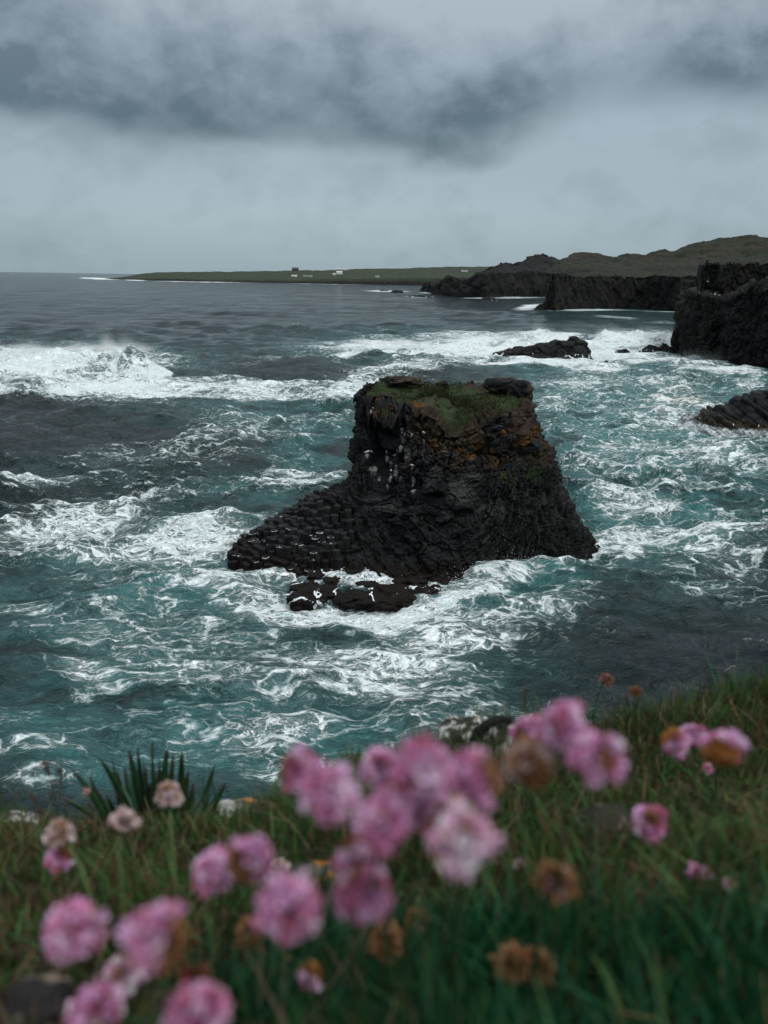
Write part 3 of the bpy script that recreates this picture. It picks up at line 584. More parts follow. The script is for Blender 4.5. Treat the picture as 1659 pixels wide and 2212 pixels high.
# (cx, cy, rx, ry, tilt, density) of the foam seen on the water
for cx, cy, rx, ry, rot, v in [
    # left breaker apron and the white band behind the stack
    (60, 790, 330, 48, 0, 1.15), (250, 838, 330, 26, 1, 1.05), (560, 846, 260, 24, 3, 1.0), (760, 850, 130, 32, -6, .85), (30, 845, 260, 20, 0, .9), (880, 800, 190, 26, -10, .62), (650, 775, 180, 16, -4, .5), (760, 765, 120, 12, -6, .55),
    # surf field round the skerries
    (900, 750, 240, 20, 1, 1.0), (1060, 748, 170, 30, 0, 1.08), (1180, 728, 90, 18, 0, 1.05), (1380, 735, 130, 24, 0, 1.08), (1300, 760, 170, 28, 0, .95), (1180, 785, 200, 14, 0, .95), (1400, 775, 120, 20, 0, .8), (1000, 725, 130, 6, 0, .7), (820, 727, 80, 5, 0, .5), (1560, 800, 150, 18, 6, .85), (1290, 800, 110, 16, 0, .8),
    # turbulent water to the right of the stack
    (1400, 900, 330, 140, 0, .60), (1400, 1010, 300, 90, 0, .62), (1250, 850, 130, 70, 0, .60), (1560, 985, 180, 45, 4, .74), (1480, 862, 78, 13, 7, 1.0), (1560, 955, 130, 22, 0, .8), (1330, 1005, 160, 30, -4, .76), (1370, 1105, 110, 26, 8, .96), (1420, 1150, 200, 24, 3, .98), (1540, 1180, 200, 90, 0, .60), (1320, 1180, 110, 40, 0, .80), (1300, 1085, 60, 30, 20, .8), (1450, 1060, 220, 40, 0, .58), (1620, 835, 60, 20, 0, .75),
    # left and front of the stack
    (390, 1165, 175, 46, -4, 1.06), (300, 1185, 190, 30, -6, .8), (470, 1125, 110, 24, -8, .7), (180, 1120, 200, 30, -5, .66), (120, 1175, 220, 60, 0, .52), (600, 1040, 90, 20, -4, .78), (650, 1020, 90, 22, 0, .6), (470, 1260, 190, 50, 6, .76), (560, 1310, 130, 34, 0, .80), (720, 1325, 170, 28, 4, .84), (880, 1330, 150, 34, -8, 1.0), (1010, 1285, 130, 42, -20, 1.05), (1120, 1245, 110, 36, -14, .95), (1000, 1370, 200, 40, -6, .74), (1180, 1310, 150, 46, -8, .66), (1230, 1230, 140, 34, 0, .85), (560, 1245, 110, 16, 4, .9), (770, 1262, 170, 22, 3, 1.0), (740, 1335, 130, 14, 2, .95),
    # lace across the lower left
    (330, 1350, 360, 90, 4, .60), (430, 1450, 330, 80, 6, .62), (190, 1430, 110, 46, 14, .78), (220, 1480, 100, 26, -8, .72), (560, 1570, 160, 50, -8, .66), (700, 1440, 260, 70, 10, .60), (330, 1570, 340, 100, 0, .57), (120, 1610, 190, 50, -10, .68), (110, 1690, 170, 40, -16, .70), (60, 1540, 130, 36, -10, .55), (620, 1640, 160, 40, 8, .60), (820, 1420, 200, 40, 6, .62), (40, 1300, 90, 22, 0, .66), (250, 1245, 220, 34, -4, .55), (1530, 1290, 200, 24, 8, .44),
    # scattered open-water streaks
    (350, 960, 260, 30, -4, .33), (60, 1030, 110, 12, 0, .62), (280, 1080, 160, 18, -8, .6), (500, 900, 260, 20, 2, .36), (560, 960, 160, 40, 0, .32), (210, 870, 240, 10, 3, .5), (700, 905, 90, 14, 0, .5), (800, 830, 600, 330, 0, .11), (500, 1120, 620, 140, 0, .30), (1200, 1400, 400, 120, 0, .26), (950, 1560, 300, 90, 0, .32), (1150, 1560, 240, 60, -4, .36),
    # far whitecaps and the surf on distant shores
    (215, 602, 50, 2.2, 2, 1.1), (290, 605, 30, 1.8, 3, 1.0), (430, 609, 130, 1.3, 1, .8), (700, 614, 120, 1.0, 1, .6), (835, 629, 55, 2.4, 1, .95), (905, 641, 34, 2.0, 0, .95), (930, 632, 28, 3.0, 0, .8), (1040, 643.5, 55, 1.6, 0, .9), (1110, 643, 80, 1.8, 0, .8), (1150, 663, 42, 6, -6, 1.1), (1300, 671, 150, 2.2, 0, .85), (1430, 673, 60, 2.5, 0, .8), (1330, 685, 60, 4, 4, .66), (1430, 695, 50, 3, 0, .5)]:
    foam = 1-(1-foam)*(1-np.clip(v*blob(cx, cy, rx, ry, rot), 0, 1)) if v < .45 else np.maximum(foam, v*blob(cx, cy, rx, ry, rot))
for cx, cy, rx, ry, rot, v in [(1430, 930, 340, 200, 0, .95), (1420, 1110, 320, 110, 0, .85), (1250, 860, 160, 90, 0, .8), (1100, 1260, 300, 90, -8, .8), (600, 890, 330, 60, 0, .45), (700, 960, 150, 110, 0, .55), (340, 1300, 420, 160, 0, .62), (330, 1560, 420, 190, 0, .72), (700, 1620, 420, 140, 0, .66), (560, 1060, 200, 60, 0, .45), (900, 750, 330, 40, 0, .7), (430, 1160, 250, 70, 0, .7), (760, 1400, 300, 110, 0, .5), (1340, 1115, 90, 26, 0, 1.0), (1300, 790, 260, 40, 0, .85), (100, 780, 330, 45, 0, .9), (1570, 820, 150, 40, 0, .8), (250, 1010, 300, 60, 0, .16), (1000, 1480, 260, 90, 0, .32), (1400, 1280, 260, 60, 0, .35)]:
    aer = np.maximum(aer, v*blob(cx, cy, rx, ry, rot, 1.1))
silt = blob(1490, 864, 80, 13, 7)
# churned water hugging the stack's foot
dxs, dys = X0-C0[0], Y0-C0[1]; ths = np.degrees(np.arctan2(dys, dxs)) % 360; dist = np.hypot(dxs, dys)-base_r(ths)
ring_ = np.exp(-np.clip(dist-.3, 0, 99)/1.1)*(dist > -4); foam = np.maximum(foam, ring_*.84*np.where((ths > 120) & (ths < 360), 1, .8)); aer = np.maximum(aer, ring_*.7)
# whitecaps on steep crests
foam = foam+sstep(steep, .36, .62)*.30*(RR.ravel() > 22)
foam = foam*(1+.34*fbm(P0*np.array([.6, 1, 1]), .10, 4, .55, 420)-.04*(RR.ravel() < 140))*(1-.30*np.clip(blob(1400, 1400, 330, 70, 0), 0, 1))
# breaking waves: real raised crests
def breaker(pts, hts, wf_, wb, foamv=1.2, rough=.9, seed=500):
    """crest polyline in photo units on the water, with heights in metres"""
    global foam
    L = np.array([at_z(x, y)[:2] for x, y in pts]); yc = np.interp(X0, L[:, 0], L[:, 1]); hh = np.interp(X0, L[:, 0], hts, left=0 if hts[0] == 0 else hts[0], right=0 if hts[-1] == 0 else hts[-1])
    yc = yc+fbm(np.stack([X0, 0*X0, 0*X0+seed], 1), .08, 3, .5, seed)*2.2
    t = Y0-yc; e = np.where(t < 0, np.exp(-(t/wf_)**2), np.exp(-(t/wb)**2)); s_ = (e > .01) & (hh > .02)
    tb = np.zeros(len(P0)); tb[s_] = fbm(P0[s_]*np.array([1, .7, 1]), .22, 4, .55, seed+3)
    tf = np.zeros(len(P0)); tf[s_] = fbm(P0[s_], .7, 3, .6, seed+7)
    disp[:, 2] += hh*e*(1+.28*tb*rough+.09*tf*rough); disp[:, 1] -= hh*e*.25
    if foamv: 
        face = np.exp(-((e-.72)/.2)**2)*(t < 0)*(.5+.5*np.clip(tb*2, -1, 1)); cov = (1-.20*face)*sstep(e*np.clip(hh/1.2, 0, 1)*np.where(t > wb*.4, 0, 1), .12, .4)*foamv*(1.-.38*sstep(tb+.5*tf, .12, .5)); foam = np.maximum(foam, cov)
breaker([(-200, 802), (0, 800), (120, 803), (240, 806), (300, 808), (345, 812), (385, 815)], [5.0, 4.8, 4.2, 4.9, 4.2, 1.5, 0], 7.5, 6.5, 1.2, 1., 500)
breaker([(640, 772), (740, 768), (900, 764), (1060, 755), (1110, 748), (1160, 746), (1220, 745), (1290, 747)], [0, .7, 1.3, 1.9, 2.6, 4.6, 2.6, 1.6], 7, 6, 1.1, 1., 520)
breaker([(1275, 745), (1300, 745), (1340, 746), (1400, 747), (1470, 748)], [0, 4.8, 3.4, 3.0, 2.6], 6, 6, 1.15, 1., 540)
breaker([(740, 738), (790, 737), (850, 737), (900, 736)], [0, 1.6, 1.6, 0], 4, 7, 0, .3, 550)
breaker([(1260, 850), (1330, 842), (1420, 832), (1500, 825), (1560, 835), (1620, 850)], [0, .9, 1.6, 2.4, 1.6, 0], 5, 6, 0, .5, 560)
breaker([(1395, 862), (1440, 866), (1500, 872), (1565, 884)], [0, 1.0, 1.0, 0], 2.2, 4, .9, .8, 570)
breaker([(520, 800), (600, 795), (700, 790), (760, 790)], [0, 1.6, 1.4, 0], 5, 7, 0, .4, 580)
breaker([(20, 905), (140, 900), (300, 898), (420, 905)], [0, .9, 1.0, 0], 4, 5, 0, .4, 585)
breaker([(420, 1096), (500, 1082), (560, 1072), (640, 1078), (720, 1075)], [0, .7, .9, .7, .3], 2.2, 3.2, 0, .4, 590)
breaker([(200, 1255), (300, 1250), (400, 1248), (520, 1262)], [0, .6, .8, 0], 1.8, 2.6, 0, .4, 595)
breaker([(1000, 1290), (1080, 1258), (1180, 1240), (1300, 1250)], [.2, .8, .7, 0], 1.6, 1.8, 0, .6, 598)
mist = sstep(RR.ravel(), 60, 500)
PS = P0+disp
sea = mesh('sea', PS, grid(len(rs), len(azs)), M_SEA, None, dict(foam=np.clip(foam, 0, 1.2), aeration=np.clip(aer, 0, 1), silt=silt, mist=mist)); sea['kind'] = 'structure'

# airborne spray torn off the breakers
def spray(plumes, name='sea_spray'):
    C_, Sz = [], []
    for x, y, z, sx_, sy_, sz_, n, s0 in plumes:
        p = np.stack([RNG.normal(x, sx_, n), RNG.normal(y, sy_, n), z+np.abs(RNG.normal(0, sz_, n))*RNG.random(n)], 1); C_.append(p); Sz.append(RNG.uniform(.25, 1, n)*s0)
    c = np.concatenate(C_); s_ = np.concatenate(Sz)[:, None, None]; T = np.array([[1, 1, 1], [1, -1, -1], [-1, 1, -1], [-1, -1, 1.]]); rot = RNG.uniform(.5, 1.2, (len(c), 1, 3))
    Vs = (c[:, None]+T[None]*s_*rot).reshape(-1, 3); b = np.arange(len(c))[:, None, None]*4; F_ = (b+np.array([[0, 1, 2], [0, 3, 1], [0, 2, 3], [1, 3, 2]])[None]).reshape(-1, 3)
    return tag(mesh(name, Vs, F_, M_SPRAY, None, {'col': np.full((len(Vs), 3), .82)}, smooth=False), kind='stuff')
pl = []
def crest_spray(px0, px1, py, z0, n, up, s0=.06, k=18, sy=1.5):
    for px in np.linspace(px0, px1, k):
        p = at_z(px, py); pl.append((p[0], p[1]-1., z0-.1+random.uniform(-.5, .5), abs(px1-px0)/k/FPX*p[1]*.8, sy, up*random.uniform(.5, 1.3), n*10, s0*.30))
crest_spray(-60, 320, 803, 4.6, 300, 1.0, .07, 26); crest_spray(232, 250, 803, 5.2, 450, 2.2, .07, 3); crest_spray(272, 292, 806, 4.4, 500, 3.0, .07, 3); crest_spray(170, 200, 803, 4.6, 250, 2.0, .06, 3)
crest_spray(1080, 1200, 746, 2.2, 250, 1.2, .09, 10); crest_spray(1158, 1182, 745, 2.8, 700, 3.0, .10, 3); crest_spray(1295, 1330, 744, 2.8, 500, 1.8, .10, 4); crest_spray(1330, 1465, 746, 2., 200, 1.2, .09, 10)
crest_spray(1480, 1600, 778, .3, 260, 1.8, .06, 9, .8); crest_spray(1155, 1172, 668, .8, 200, 1.2, .12, 3, 2)
for px, py, n, up in [(1060, 1240, 500, .5), (1090, 1226, 700, .9), (1110, 1220, 600, .8), (1140, 1212, 500, .6), (1000, 1268, 500, .5), (1030, 1252, 500, .5), (960, 1290, 400, .35), (530, 1140, 400, .5), (510, 1175, 400, .4), (1180, 1207, 300, .4), (1480, 935, 300, .5), (1505, 930, 200, .5)]:
    p = at_z(px, py); pl.append((p[0], p[1], .15, .55, .35, up, n, .022 if p[1] < 80 else .03))
spray(pl)

# ------------------------------------------------------------------ seabirds on the ledges
def bird_mesh():
    m = MB(); b = np.array([[-.19, 0, .10], [-.12, 0, .13], [0, 0, .16], [.10, 0, .19], [.15, 0, .245], [.19, 0, .255], [.235, 0, .25]])
    m.tube(b, np.array([.012, .04, .075, .065, .045, .04, .010]), 10, np.array([[.8, .8, .8]]*0+[.8, .8, .8]))
    return m
def bird_parts(loc, rz, label):
    t = empty('seabird', loc); t.rotation_euler = (0, 0, rz); tag(t, label, 'seabird', 'seabirds resting on the cliff ledges')
    for kname, me in BIRD.items():
        o = bpy.data.objects.new(kname, me); COL.objects.link(o); o.parent = t
    return t
b_ = bird_mesh().build('body', M_FEATHER); w_m = MB()
for s_ in (-1, 1):
    w_m.tube(np.array([[.09, .06*s_, .19], [0, .078*s_, .18], [-.12, .05*s_, .145], [-.24, .02*s_, .12]]), np.array([.02, .035, .03, .006]), 8, np.array([.30, .31, .33]))
wg_ = w_m.build('wings', M_FEATHER); lg = MB()
for s_ in (-1, 1): lg.tube(np.array([[.0, .03*s_, .10], [.01, .03*s_, 0]]), .008, 5, np.array([.05, .04, .03]))
lg_ = lg.build('legs', M_FEATHER)
BIRD = {'body': b_.data, 'wings': wg_.data, 'legs': lg_.data}
for o in (b_, wg_, lg_): bpy.data.objects.remove(o)
cliffT = BVHTree.FromObject(dt, bpy.context.evaluated_depsgraph_get()); upT = BVHTree.FromObject(bt, bpy.context.evaluated_depsgraph_get())
BIRDS = [(805, 884, 'white gull high on the black left wall of the stack'), (868, 919, 'gull standing above the pale streaked knob of the dark wall'), (873, 941, 'gull just below the pale knob of the dark wall'), (913, 938, 'gull on the brown corner edge of the stack'), (793, 979, 'leftmost gull of the droppings streaked ledge'), (802, 977, 'gull at the top of the tall droppings streak'), (807, 986, 'gull a little down the tall droppings streak'), (836, 980, 'gull on the ledge right of the tall droppings streak'), (852, 986, 'gull at the right end of the middle ledge'), (890, 1008, 'gull on the low ledge near the pale square block'), (845, 1020, 'gull on the slanting white streak low in the dark wall')]
for px, py, lb in BIRDS:
    h, n_ = hit(stackT, px, py+2)
    if h is not None: bird_parts(h+Vector((n_[0]*.1, n_[1]*.1, .0)), random.uniform(0, 6.28), lb)
for px, py, lb, T_ in [(1543, 638, 'white gull on the saddle of the near cliff crags', cliffT), (1552, 640, 'white gull right of its neighbour on the cliff saddle', cliffT), (1500, 615, 'white gull on the upper cliff face at the left corner', upT), (1528, 610, 'white gull midway up the upper flat topped cliff', upT)]:
    h, n_ = hit(T_, px, py)
    if h is not None: b = bird_parts(h+Vector((0, -.3, 0)), random.uniform(0, 6.28), lb); b.scale = (1.6,)*3

# ------------------------------------------------------------------ houses far across the bay
farT = BVHTree.FromObject(bpy.data.objects['far_headland'], bpy.context.evaluated_depsgraph_get())
def house(px, py, w, dpt, h, rh, label, wallc, roofc, chim=True, rz=.1):
    hp, _n = hit(farT, px, py)
    if hp is None: hp = Vector(at_y(px, py, 2900))
    t = empty('house', hp-Vector((0, 0, .5))); t.rotation_euler = (0, 0, rz); tag(t, label, 'house', 'houses on the far headland')
    a, b = w/2, dpt/2
    m = MB(); m.add([(-a, -b, 0), (a, -b, 0), (a, b, 0), (-a, b, 0), (-a, -b, h), (a, -b, h), (a, b, h), (-a, b, h)], [(0, 1, 5, 4), (1, 2, 6, 5), (2, 3, 7, 6), (3, 0, 4, 7)], np.array(wallc)); m.add([(-a, -b, h), (-a, b, h), (-a, 0, h+rh), (a, -b, h), (a, b, h), (a, 0, h+rh)], [(0, 2, 1), (3, 4, 5)], np.array(wallc)); m.build('wall', M_PAINT, t, smooth=False)
    e = .4; r = MB(); r.add([(-a-e, -b-e, h-.3), (a+e, -b-e, h-.3), (a+e, 0, h+rh+.15), (-a-e, 0, h+rh+.15), (-a-e, b+e, h-.3), (a+e, b+e, h-.3), (-a-e, -b-e, h-.6), (a+e, -b-e, h-.6), (-a-e, b+e, h-.6), (a+e, b+e, h-.6)], [(0, 1, 2, 3), (3, 2, 5, 4), (6, 7, 1, 0), (4, 5, 9, 8)], np.array(roofc)); rf = r.build('roof', M_PAINT, t, smooth=False)
    for k in range(3):
        wn = MB(); x = (k-1)*w*.3; wn.add([(x-.7, -b-.02, h*.35), (x+.7, -b-.02, h*.35), (x+.7, -b-.02, h*.75), (x-.7, -b-.02, h*.75)], [(0, 1, 2, 3)], np.array((.03, .035, .04)))
        wn.build('window', M_PAINT, t, smooth=False)
    if chim:
        c = MB(); x = a*.6; c.add([(x-.6, -.6, h+rh*.4), (x+.6, -.6, h+rh*.4), (x+.6, .6, h+rh*.4), (x-.6, .6, h+rh*.4), (x-.6, -.6, h+rh+1.5), (x+.6, -.6, h+rh+1.5), (x+.6, .6, h+rh+1.5), (x-.6, .6, h+rh+1.5)], [(0, 1, 5, 4), (1, 2, 6, 5), (2, 3, 7, 6), (3, 0, 4, 7), (4, 5, 6, 7)], np.array(wallc)); c.build('chimney', M_PAINT, rf, smooth=False)
WH, GY, DKR = (.78, .80, .80), (.20, .21, .21), (.05, .05, .05)
house(638, 585, 24, 14, 6, 6, 'dark barn breaking the skyline of the far headland', (.05, .055, .05), DKR, False)
house(733, 592, 20, 10, 6, 4, 'bright white farmhouse in the middle of the far headland', WH, (.5, .5, .5)); house(722, 594, 10, 8, 3.5, 2.5, 'small white outbuilding left of the white farmhouse', WH, (.4, .4, .4), False)
house(740, 583.4, 44, 12, 3.4, 1.6, 'long low pale shed on the skyline above the farmhouse', (.55, .56, .56), (.45, .46, .46), False); house(636, 597.5, 18, 9, 3.2, 2.2, 'low white cottage beneath the skyline barn', WH, (.45, .45, .45))
house(660, 598, 14, 8, 3, 2, 'grey cottage right of the low white one', (.45, .46, .46), GY); house(671, 598, 12, 8, 3, 2, 'small pale shed beside the grey cottage', (.55, .56, .56), GY, False); house(815, 599, 12, 8, 3, 2, 'lone white cottage near the dark shore of the far headland', WH, GY)
house(1003, 587, 22, 10, 3.6, 2, 'pale farmhouse beside the hill where the headland meets the crags', (.65, .66, .66), GY)

# ------------------------------------------------------------------ the clifftop in front
def slope(x): return .59+(.40-.59)*sstep(x, -.55, .75)
def edge_y(x): return 1.22+.10*np.sin(x*3.1+.5)+.05*np.sin(x*9+1.)+.08*sstep(x, .2, .8)
def ground_z(x, y):
    x = np.asarray(x, float); y = np.asarray(y, float); p = np.stack([x, y, 0*x], -1).reshape(-1, 3)
    z = CAMH-.26-slope(x)*y+(fbm(p, 2.2, 3, .5, 600)*.045).reshape(x.shape)+(fbm(p, 9., 2, .5, 610)*.010).reshape(x.shape)
    o_ = np.clip(y-edge_y(x), 0, None); return z-o_*3.0-np.clip(o_-.3, 0, None)**2*6
gx = np.concatenate([np.linspace(-9, -1.6, 30), np.linspace(-1.55, 1.55, 190), np.linspace(1.6, 9, 30)]); gy = np.concatenate([np.linspace(-6, -.2, 20), np.linspace(-.15, 1.7, 150), np.linspace(1.75, 3.2, 40)])
GX, GY_ = np.meshgrid(gx, gy, indexing='xy'); GZ = np.maximum(ground_z(GX, GY_), -1.0)
Vg = np.stack([GX, GY_, GZ], -1); ls = Vg[-1].copy(); low = ls.copy(); low[:, 2] = -1.5; low[:, 1] += 3+fbm(low, .5, 3, .5, 8)*.8
Vg = np.concatenate([Vg]+[(ls*(1-t)+low*t)[None] for t in np.linspace(.04, 1, 24)]); fl = Vg.reshape(-1, 3)
cs_ = np.where(fl[:, 2:] < 18.2, [[.03, .028, .026]], [[.030, .024, .014]])
g = mesh('clifftop_ground', fl, grid(*Vg.shape[:2]), M_SOIL, None, {'col': cs_*(1+.5*fbm(fl, 6, 3, .5, 3))[:, None]}); g['kind'] = 'structure'

def blades(n, xr, yr, hr, wr_, cols, probs, lean=.45, seg=3, keep=None, seed=1, hmod=None):
    rg = np.random.default_rng(seed); x = rg.uniform(*xr, n); y = rg.uniform(*yr, n); k = y < edge_y(x)+.05
    if keep is not None: k &= keep(x, y, rg)
    x, y = x[k], y[k]; n = len(x); z = ground_z(x, y)-.005; h = rg.uniform(*hr, n)*(1+.4*fbm(np.stack([x, y, 0*x], 1), 5, 2, .5, seed))
    if hmod is not None: h = h*hmod(x, y)
    w = rg.uniform(*wr_, n); a = rg.uniform(0, 2*np.pi, n); side = np.stack([np.cos(a), np.sin(a), 0*a], 1); la = rg.uniform(0, 2*np.pi, n); lm = np.abs(rg.normal(0, lean, n)); ld = np.stack([np.cos(la)*lm, np.sin(la)*lm, 0*a], 1)
    ts = np.linspace(0, 1, seg+1); Vs = []
    for t in ts:
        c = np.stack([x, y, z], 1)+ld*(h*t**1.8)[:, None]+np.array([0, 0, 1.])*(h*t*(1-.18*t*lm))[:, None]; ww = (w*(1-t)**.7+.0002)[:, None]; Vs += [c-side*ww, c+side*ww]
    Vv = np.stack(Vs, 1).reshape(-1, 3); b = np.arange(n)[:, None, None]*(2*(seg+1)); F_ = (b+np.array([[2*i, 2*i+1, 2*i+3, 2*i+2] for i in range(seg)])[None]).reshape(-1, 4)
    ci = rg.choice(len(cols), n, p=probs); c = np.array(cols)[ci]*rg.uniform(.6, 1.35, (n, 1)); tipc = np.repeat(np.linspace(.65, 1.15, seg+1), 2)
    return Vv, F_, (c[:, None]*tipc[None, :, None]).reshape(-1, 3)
GC = [(.021, .070, .016), (.038, .112, .025), (.078, .122, .030), (.085, .052, .024), (.14, .095, .05), (.075, .030, .018)]
def notrock(x, y, rg): return np.ones_like(x, bool)
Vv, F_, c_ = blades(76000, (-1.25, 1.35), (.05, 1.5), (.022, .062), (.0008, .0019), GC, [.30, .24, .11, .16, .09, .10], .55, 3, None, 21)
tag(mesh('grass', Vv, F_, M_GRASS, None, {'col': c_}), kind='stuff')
# short dry thatch and dead leaves
Vv, F_, c_ = blades(28000, (-1.25, 1.35), (.05, 1.5), (.014, .042), (.001, .0026), [(.10, .07, .035), (.06, .035, .02), (.14, .075, .03), (.03, .05, .015)], [.4, .3, .1, .2], 1.1, 2, None, 22)
tag(mesh('dry_thatch', Vv, F_, M_GRASS, None, {'col': c_}), kind='stuff')
# taller wispy blades on the brink
Vv, F_, c_ = blades(9000, (-1.2, 1.3), (1.0, 1.5), (.05, .11), (.0006, .0014), GC, [.42, .26, .1, .12, .06, .04], .4, 4, lambda x, y, rg: (y > edge_y(x)-.16) & (rg.random(len(x)) < np.where(x > .05, .7, .12)), 23)
tag(mesh('tall_grass', Vv, F_, M_GRASS, None, {'col': c_}), kind='stuff')
# dense dark cushions of thrift foliage near the lens
def cush(x, y, rg):
    p = np.stack([x, y, 0*x], 1); return (fbm(p, 4., 2, .5, 640)+np.exp(-((x-.13)/.26)**2-((y-.36)/.13)**2)*1.7+np.exp(-((x+.05)/.06)**2-((y-.66)/.08)**2)*1.2-.7*sstep(-x, .02, .2) > .5)
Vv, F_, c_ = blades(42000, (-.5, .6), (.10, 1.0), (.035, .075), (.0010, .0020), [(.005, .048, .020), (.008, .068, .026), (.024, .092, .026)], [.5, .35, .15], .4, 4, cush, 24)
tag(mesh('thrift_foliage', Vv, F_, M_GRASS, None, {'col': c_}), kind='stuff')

# thrift flowers ------------------------------------------------------------
PK = [(.62, .29, .49), (.70, .41, .63), (.55, .20, .36), (.78, .56, .73), (.47, .15, .24)]
PALE = [(.62, .46, .48), (.50, .36, .33), (.66, .55, .56), (.38, .25, .20)]
BRN = [(.22, .105, .045), (.28, .14, .065), (.15, .065, .032), (.34, .19, .10)]
RED = [(.22, .035, .035), (.17, .03, .025), (.28, .06, .05)]
WHT = [(.74, .54, .67), (.82, .70, .78), (.60, .34, .48), (.50, .28, .26)]
KIND = {'pink': (PK, .13, BRN), 'duskpink': (PK, .30, BRN), 'mixed': (PK, .5, BRN), 'white': (WHT, .15, BRN), 'pale': (PALE, .1, BRN), 'brown': (BRN, .03, PALE), 'brownpink': (BRN, .22, PK), 'red': (RED, .1, BRN), 'orange': (PK, .6, [(.42, .19, .05), (.32, .13, .04), (.46, .24, .10)]), 'tan': (PALE[1:2]+BRN, .3, PALE)}
def flower(px, py, w, kind, label, dia=.0225, lean=None, flat=.88, dry=False):
    w = w*(.84 if dry else .92); dist_ = FPX*dia/w; rr = ray(px, py); head = CAM+rr*dist_
    gzv = float(ground_z(np.array([head[0]]), np.array([head[1]]))[0])
    CLR = (.085 if kind == 'red' else .06) if py > 1930 else .04
    if head[2]-gzv < CLR:                                            # keep it standing on the turf
        lo, hi = .1, dist_
        for _ in range(30):
            mdl = (lo+hi)/2; h2 = CAM+rr*mdl
            if h2[2]-float(ground_z(np.array([h2[0]]), np.array([h2[1]]))[0]) < CLR: hi = mdl
            else: lo = mdl
        head = CAM+rr*lo; dia = w*lo/FPX
    rg = np.random.default_rng(int(px*7+py)); R0 = dia/2
    fx = head[0]+rg.normal(0, .012)+(lean[0] if lean else 0); fy = head[1]+abs(rg.normal(.02, .012)); fy, fx = (head[1]-.045, fx+.022) if kind in ('pale',) else (fy, fx); fz = float(ground_z(np.array([fx]), np.array([fy]))[0])-.004
    base = np.array([fx, fy, fz]); t = empty('thrift_flower', base); tag(t, label, 'flower', 'sea thrift flowers on the clifftop')
    up = head-base; up /= np.linalg.norm(up); ax = up*.75+np.array([rg.normal(0, .18), rg.normal(-.12, .15), .3]); ax /= np.linalg.norm(ax); flat = flat*rg.uniform(.78, 1.08)
    cols, fr, alt = KIND[kind]; u1 = np.cross(ax, [0, 1, .2]); u1 /= np.linalg.norm(u1); u2 = np.cross(ax, u1)
    m = MB(); nfl = 84 if not dry else 110; ga = math.pi*(3-math.sqrt(5)); hc = head-base
    # a patch of the head may be withered
    wd = rg.normal(0, 1, 3); wd /= np.linalg.norm(wd)
    for i in range(nfl):
        zc = 1-1.62*(i+.5)/nfl; ra = math.sqrt(max(0, 1-zc*zc)); an = ga*i+rg.normal(0, .12); dn = ax*zc*flat+u1*ra*math.cos(an)+u2*ra*math.sin(an); dn /= np.linalg.norm(dn)
        wither = ((dn@wd > 1-1.5*fr) or rg.random() < fr*.25) if not dry else (rg.random() < fr); pal = alt if wither else cols; c = np.array(pal[rg.integers(len(pal))])*rg.uniform(.8, 1.2)
        lump_ = 1+(.0 if dry else .16)*float(fbm(np.array([dn*1.5+px]), 1., 2, .5, 3)[0]); rl = R0*lump_*rg.choice([rg.uniform(.80, 1.02), rg.uniform(1.0, 1.24)], p=[.72, .28])*(.82 if wither else 1); p0 = hc+dn*R0*.30; a1 = np.cross(dn, [.3, .2, 1]); a1 /= np.linalg.norm(a1); a2 = np.cross(dn, a1)
        sp = R0*(.235 if not dry else .12)*rg.uniform(.85, 1.2); npt = 5 if not dry else 4; o0 = rg.uniform(0, 6.28)
        for q_ in range(npt):
            b1 = o0+q_*2*math.pi/npt; e = a1*math.cos(b1)+a2*math.sin(b1); s_ = a2*math.cos(b1)-a1*math.sin(b1); mid = hc+dn*rl*.84+e*sp*.62; tp = hc+dn*rl*(1.0 if not dry else 1.04)+e*sp*rg.uniform(.9, 1.15); ww = sp*.52
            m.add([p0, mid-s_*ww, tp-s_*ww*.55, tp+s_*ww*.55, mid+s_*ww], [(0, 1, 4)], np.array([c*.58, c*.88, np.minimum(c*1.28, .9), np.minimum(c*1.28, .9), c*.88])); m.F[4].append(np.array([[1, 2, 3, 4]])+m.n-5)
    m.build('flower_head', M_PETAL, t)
    b = MB(); bc = np.array((.20, .095, .030) if kind not in ('red',) else (.16, .04, .03))
    for i in range(10):
        an = i*.628+rg.normal(0, .1); e = u1*math.cos(an)+u2*math.sin(an); s_ = u2*math.cos(an)-u1*math.sin(an); p0 = hc-ax*R0*.78; p1 = hc-ax*R0*.62+e*R0*.58; p2 = hc-ax*R0*.15+e*R0*.86
        b.add([p0, p1-s_*R0*.26, p1+s_*R0*.26, p2], [(0, 1, 2), (1, 3, 2)], bc*rg.uniform(.7, 1.3))
    b.build('bract', M_PETAL, t)
    s_ = MB(); e0 = hc-ax*R0*.7; ts = np.linspace(0, 1, 12)[:, None]; c1 = np.array([rg.normal(0, .008), rg.normal(0, .008), np.linalg.norm(e0)*.5]); pts = (1-ts)**2*0+2*ts*(1-ts)*(c1+np.array([0, 0, .02]))+ts**2*e0
    sc_ = np.array((.10, .165, .055) if kind == 'pale' else (.035, .065, .022))*rg.uniform(.7, 1.2); s_.tube(pts, np.linspace(.0012, .0009, 12), 6, sc_); s_.build('stem', M_STEM, t)
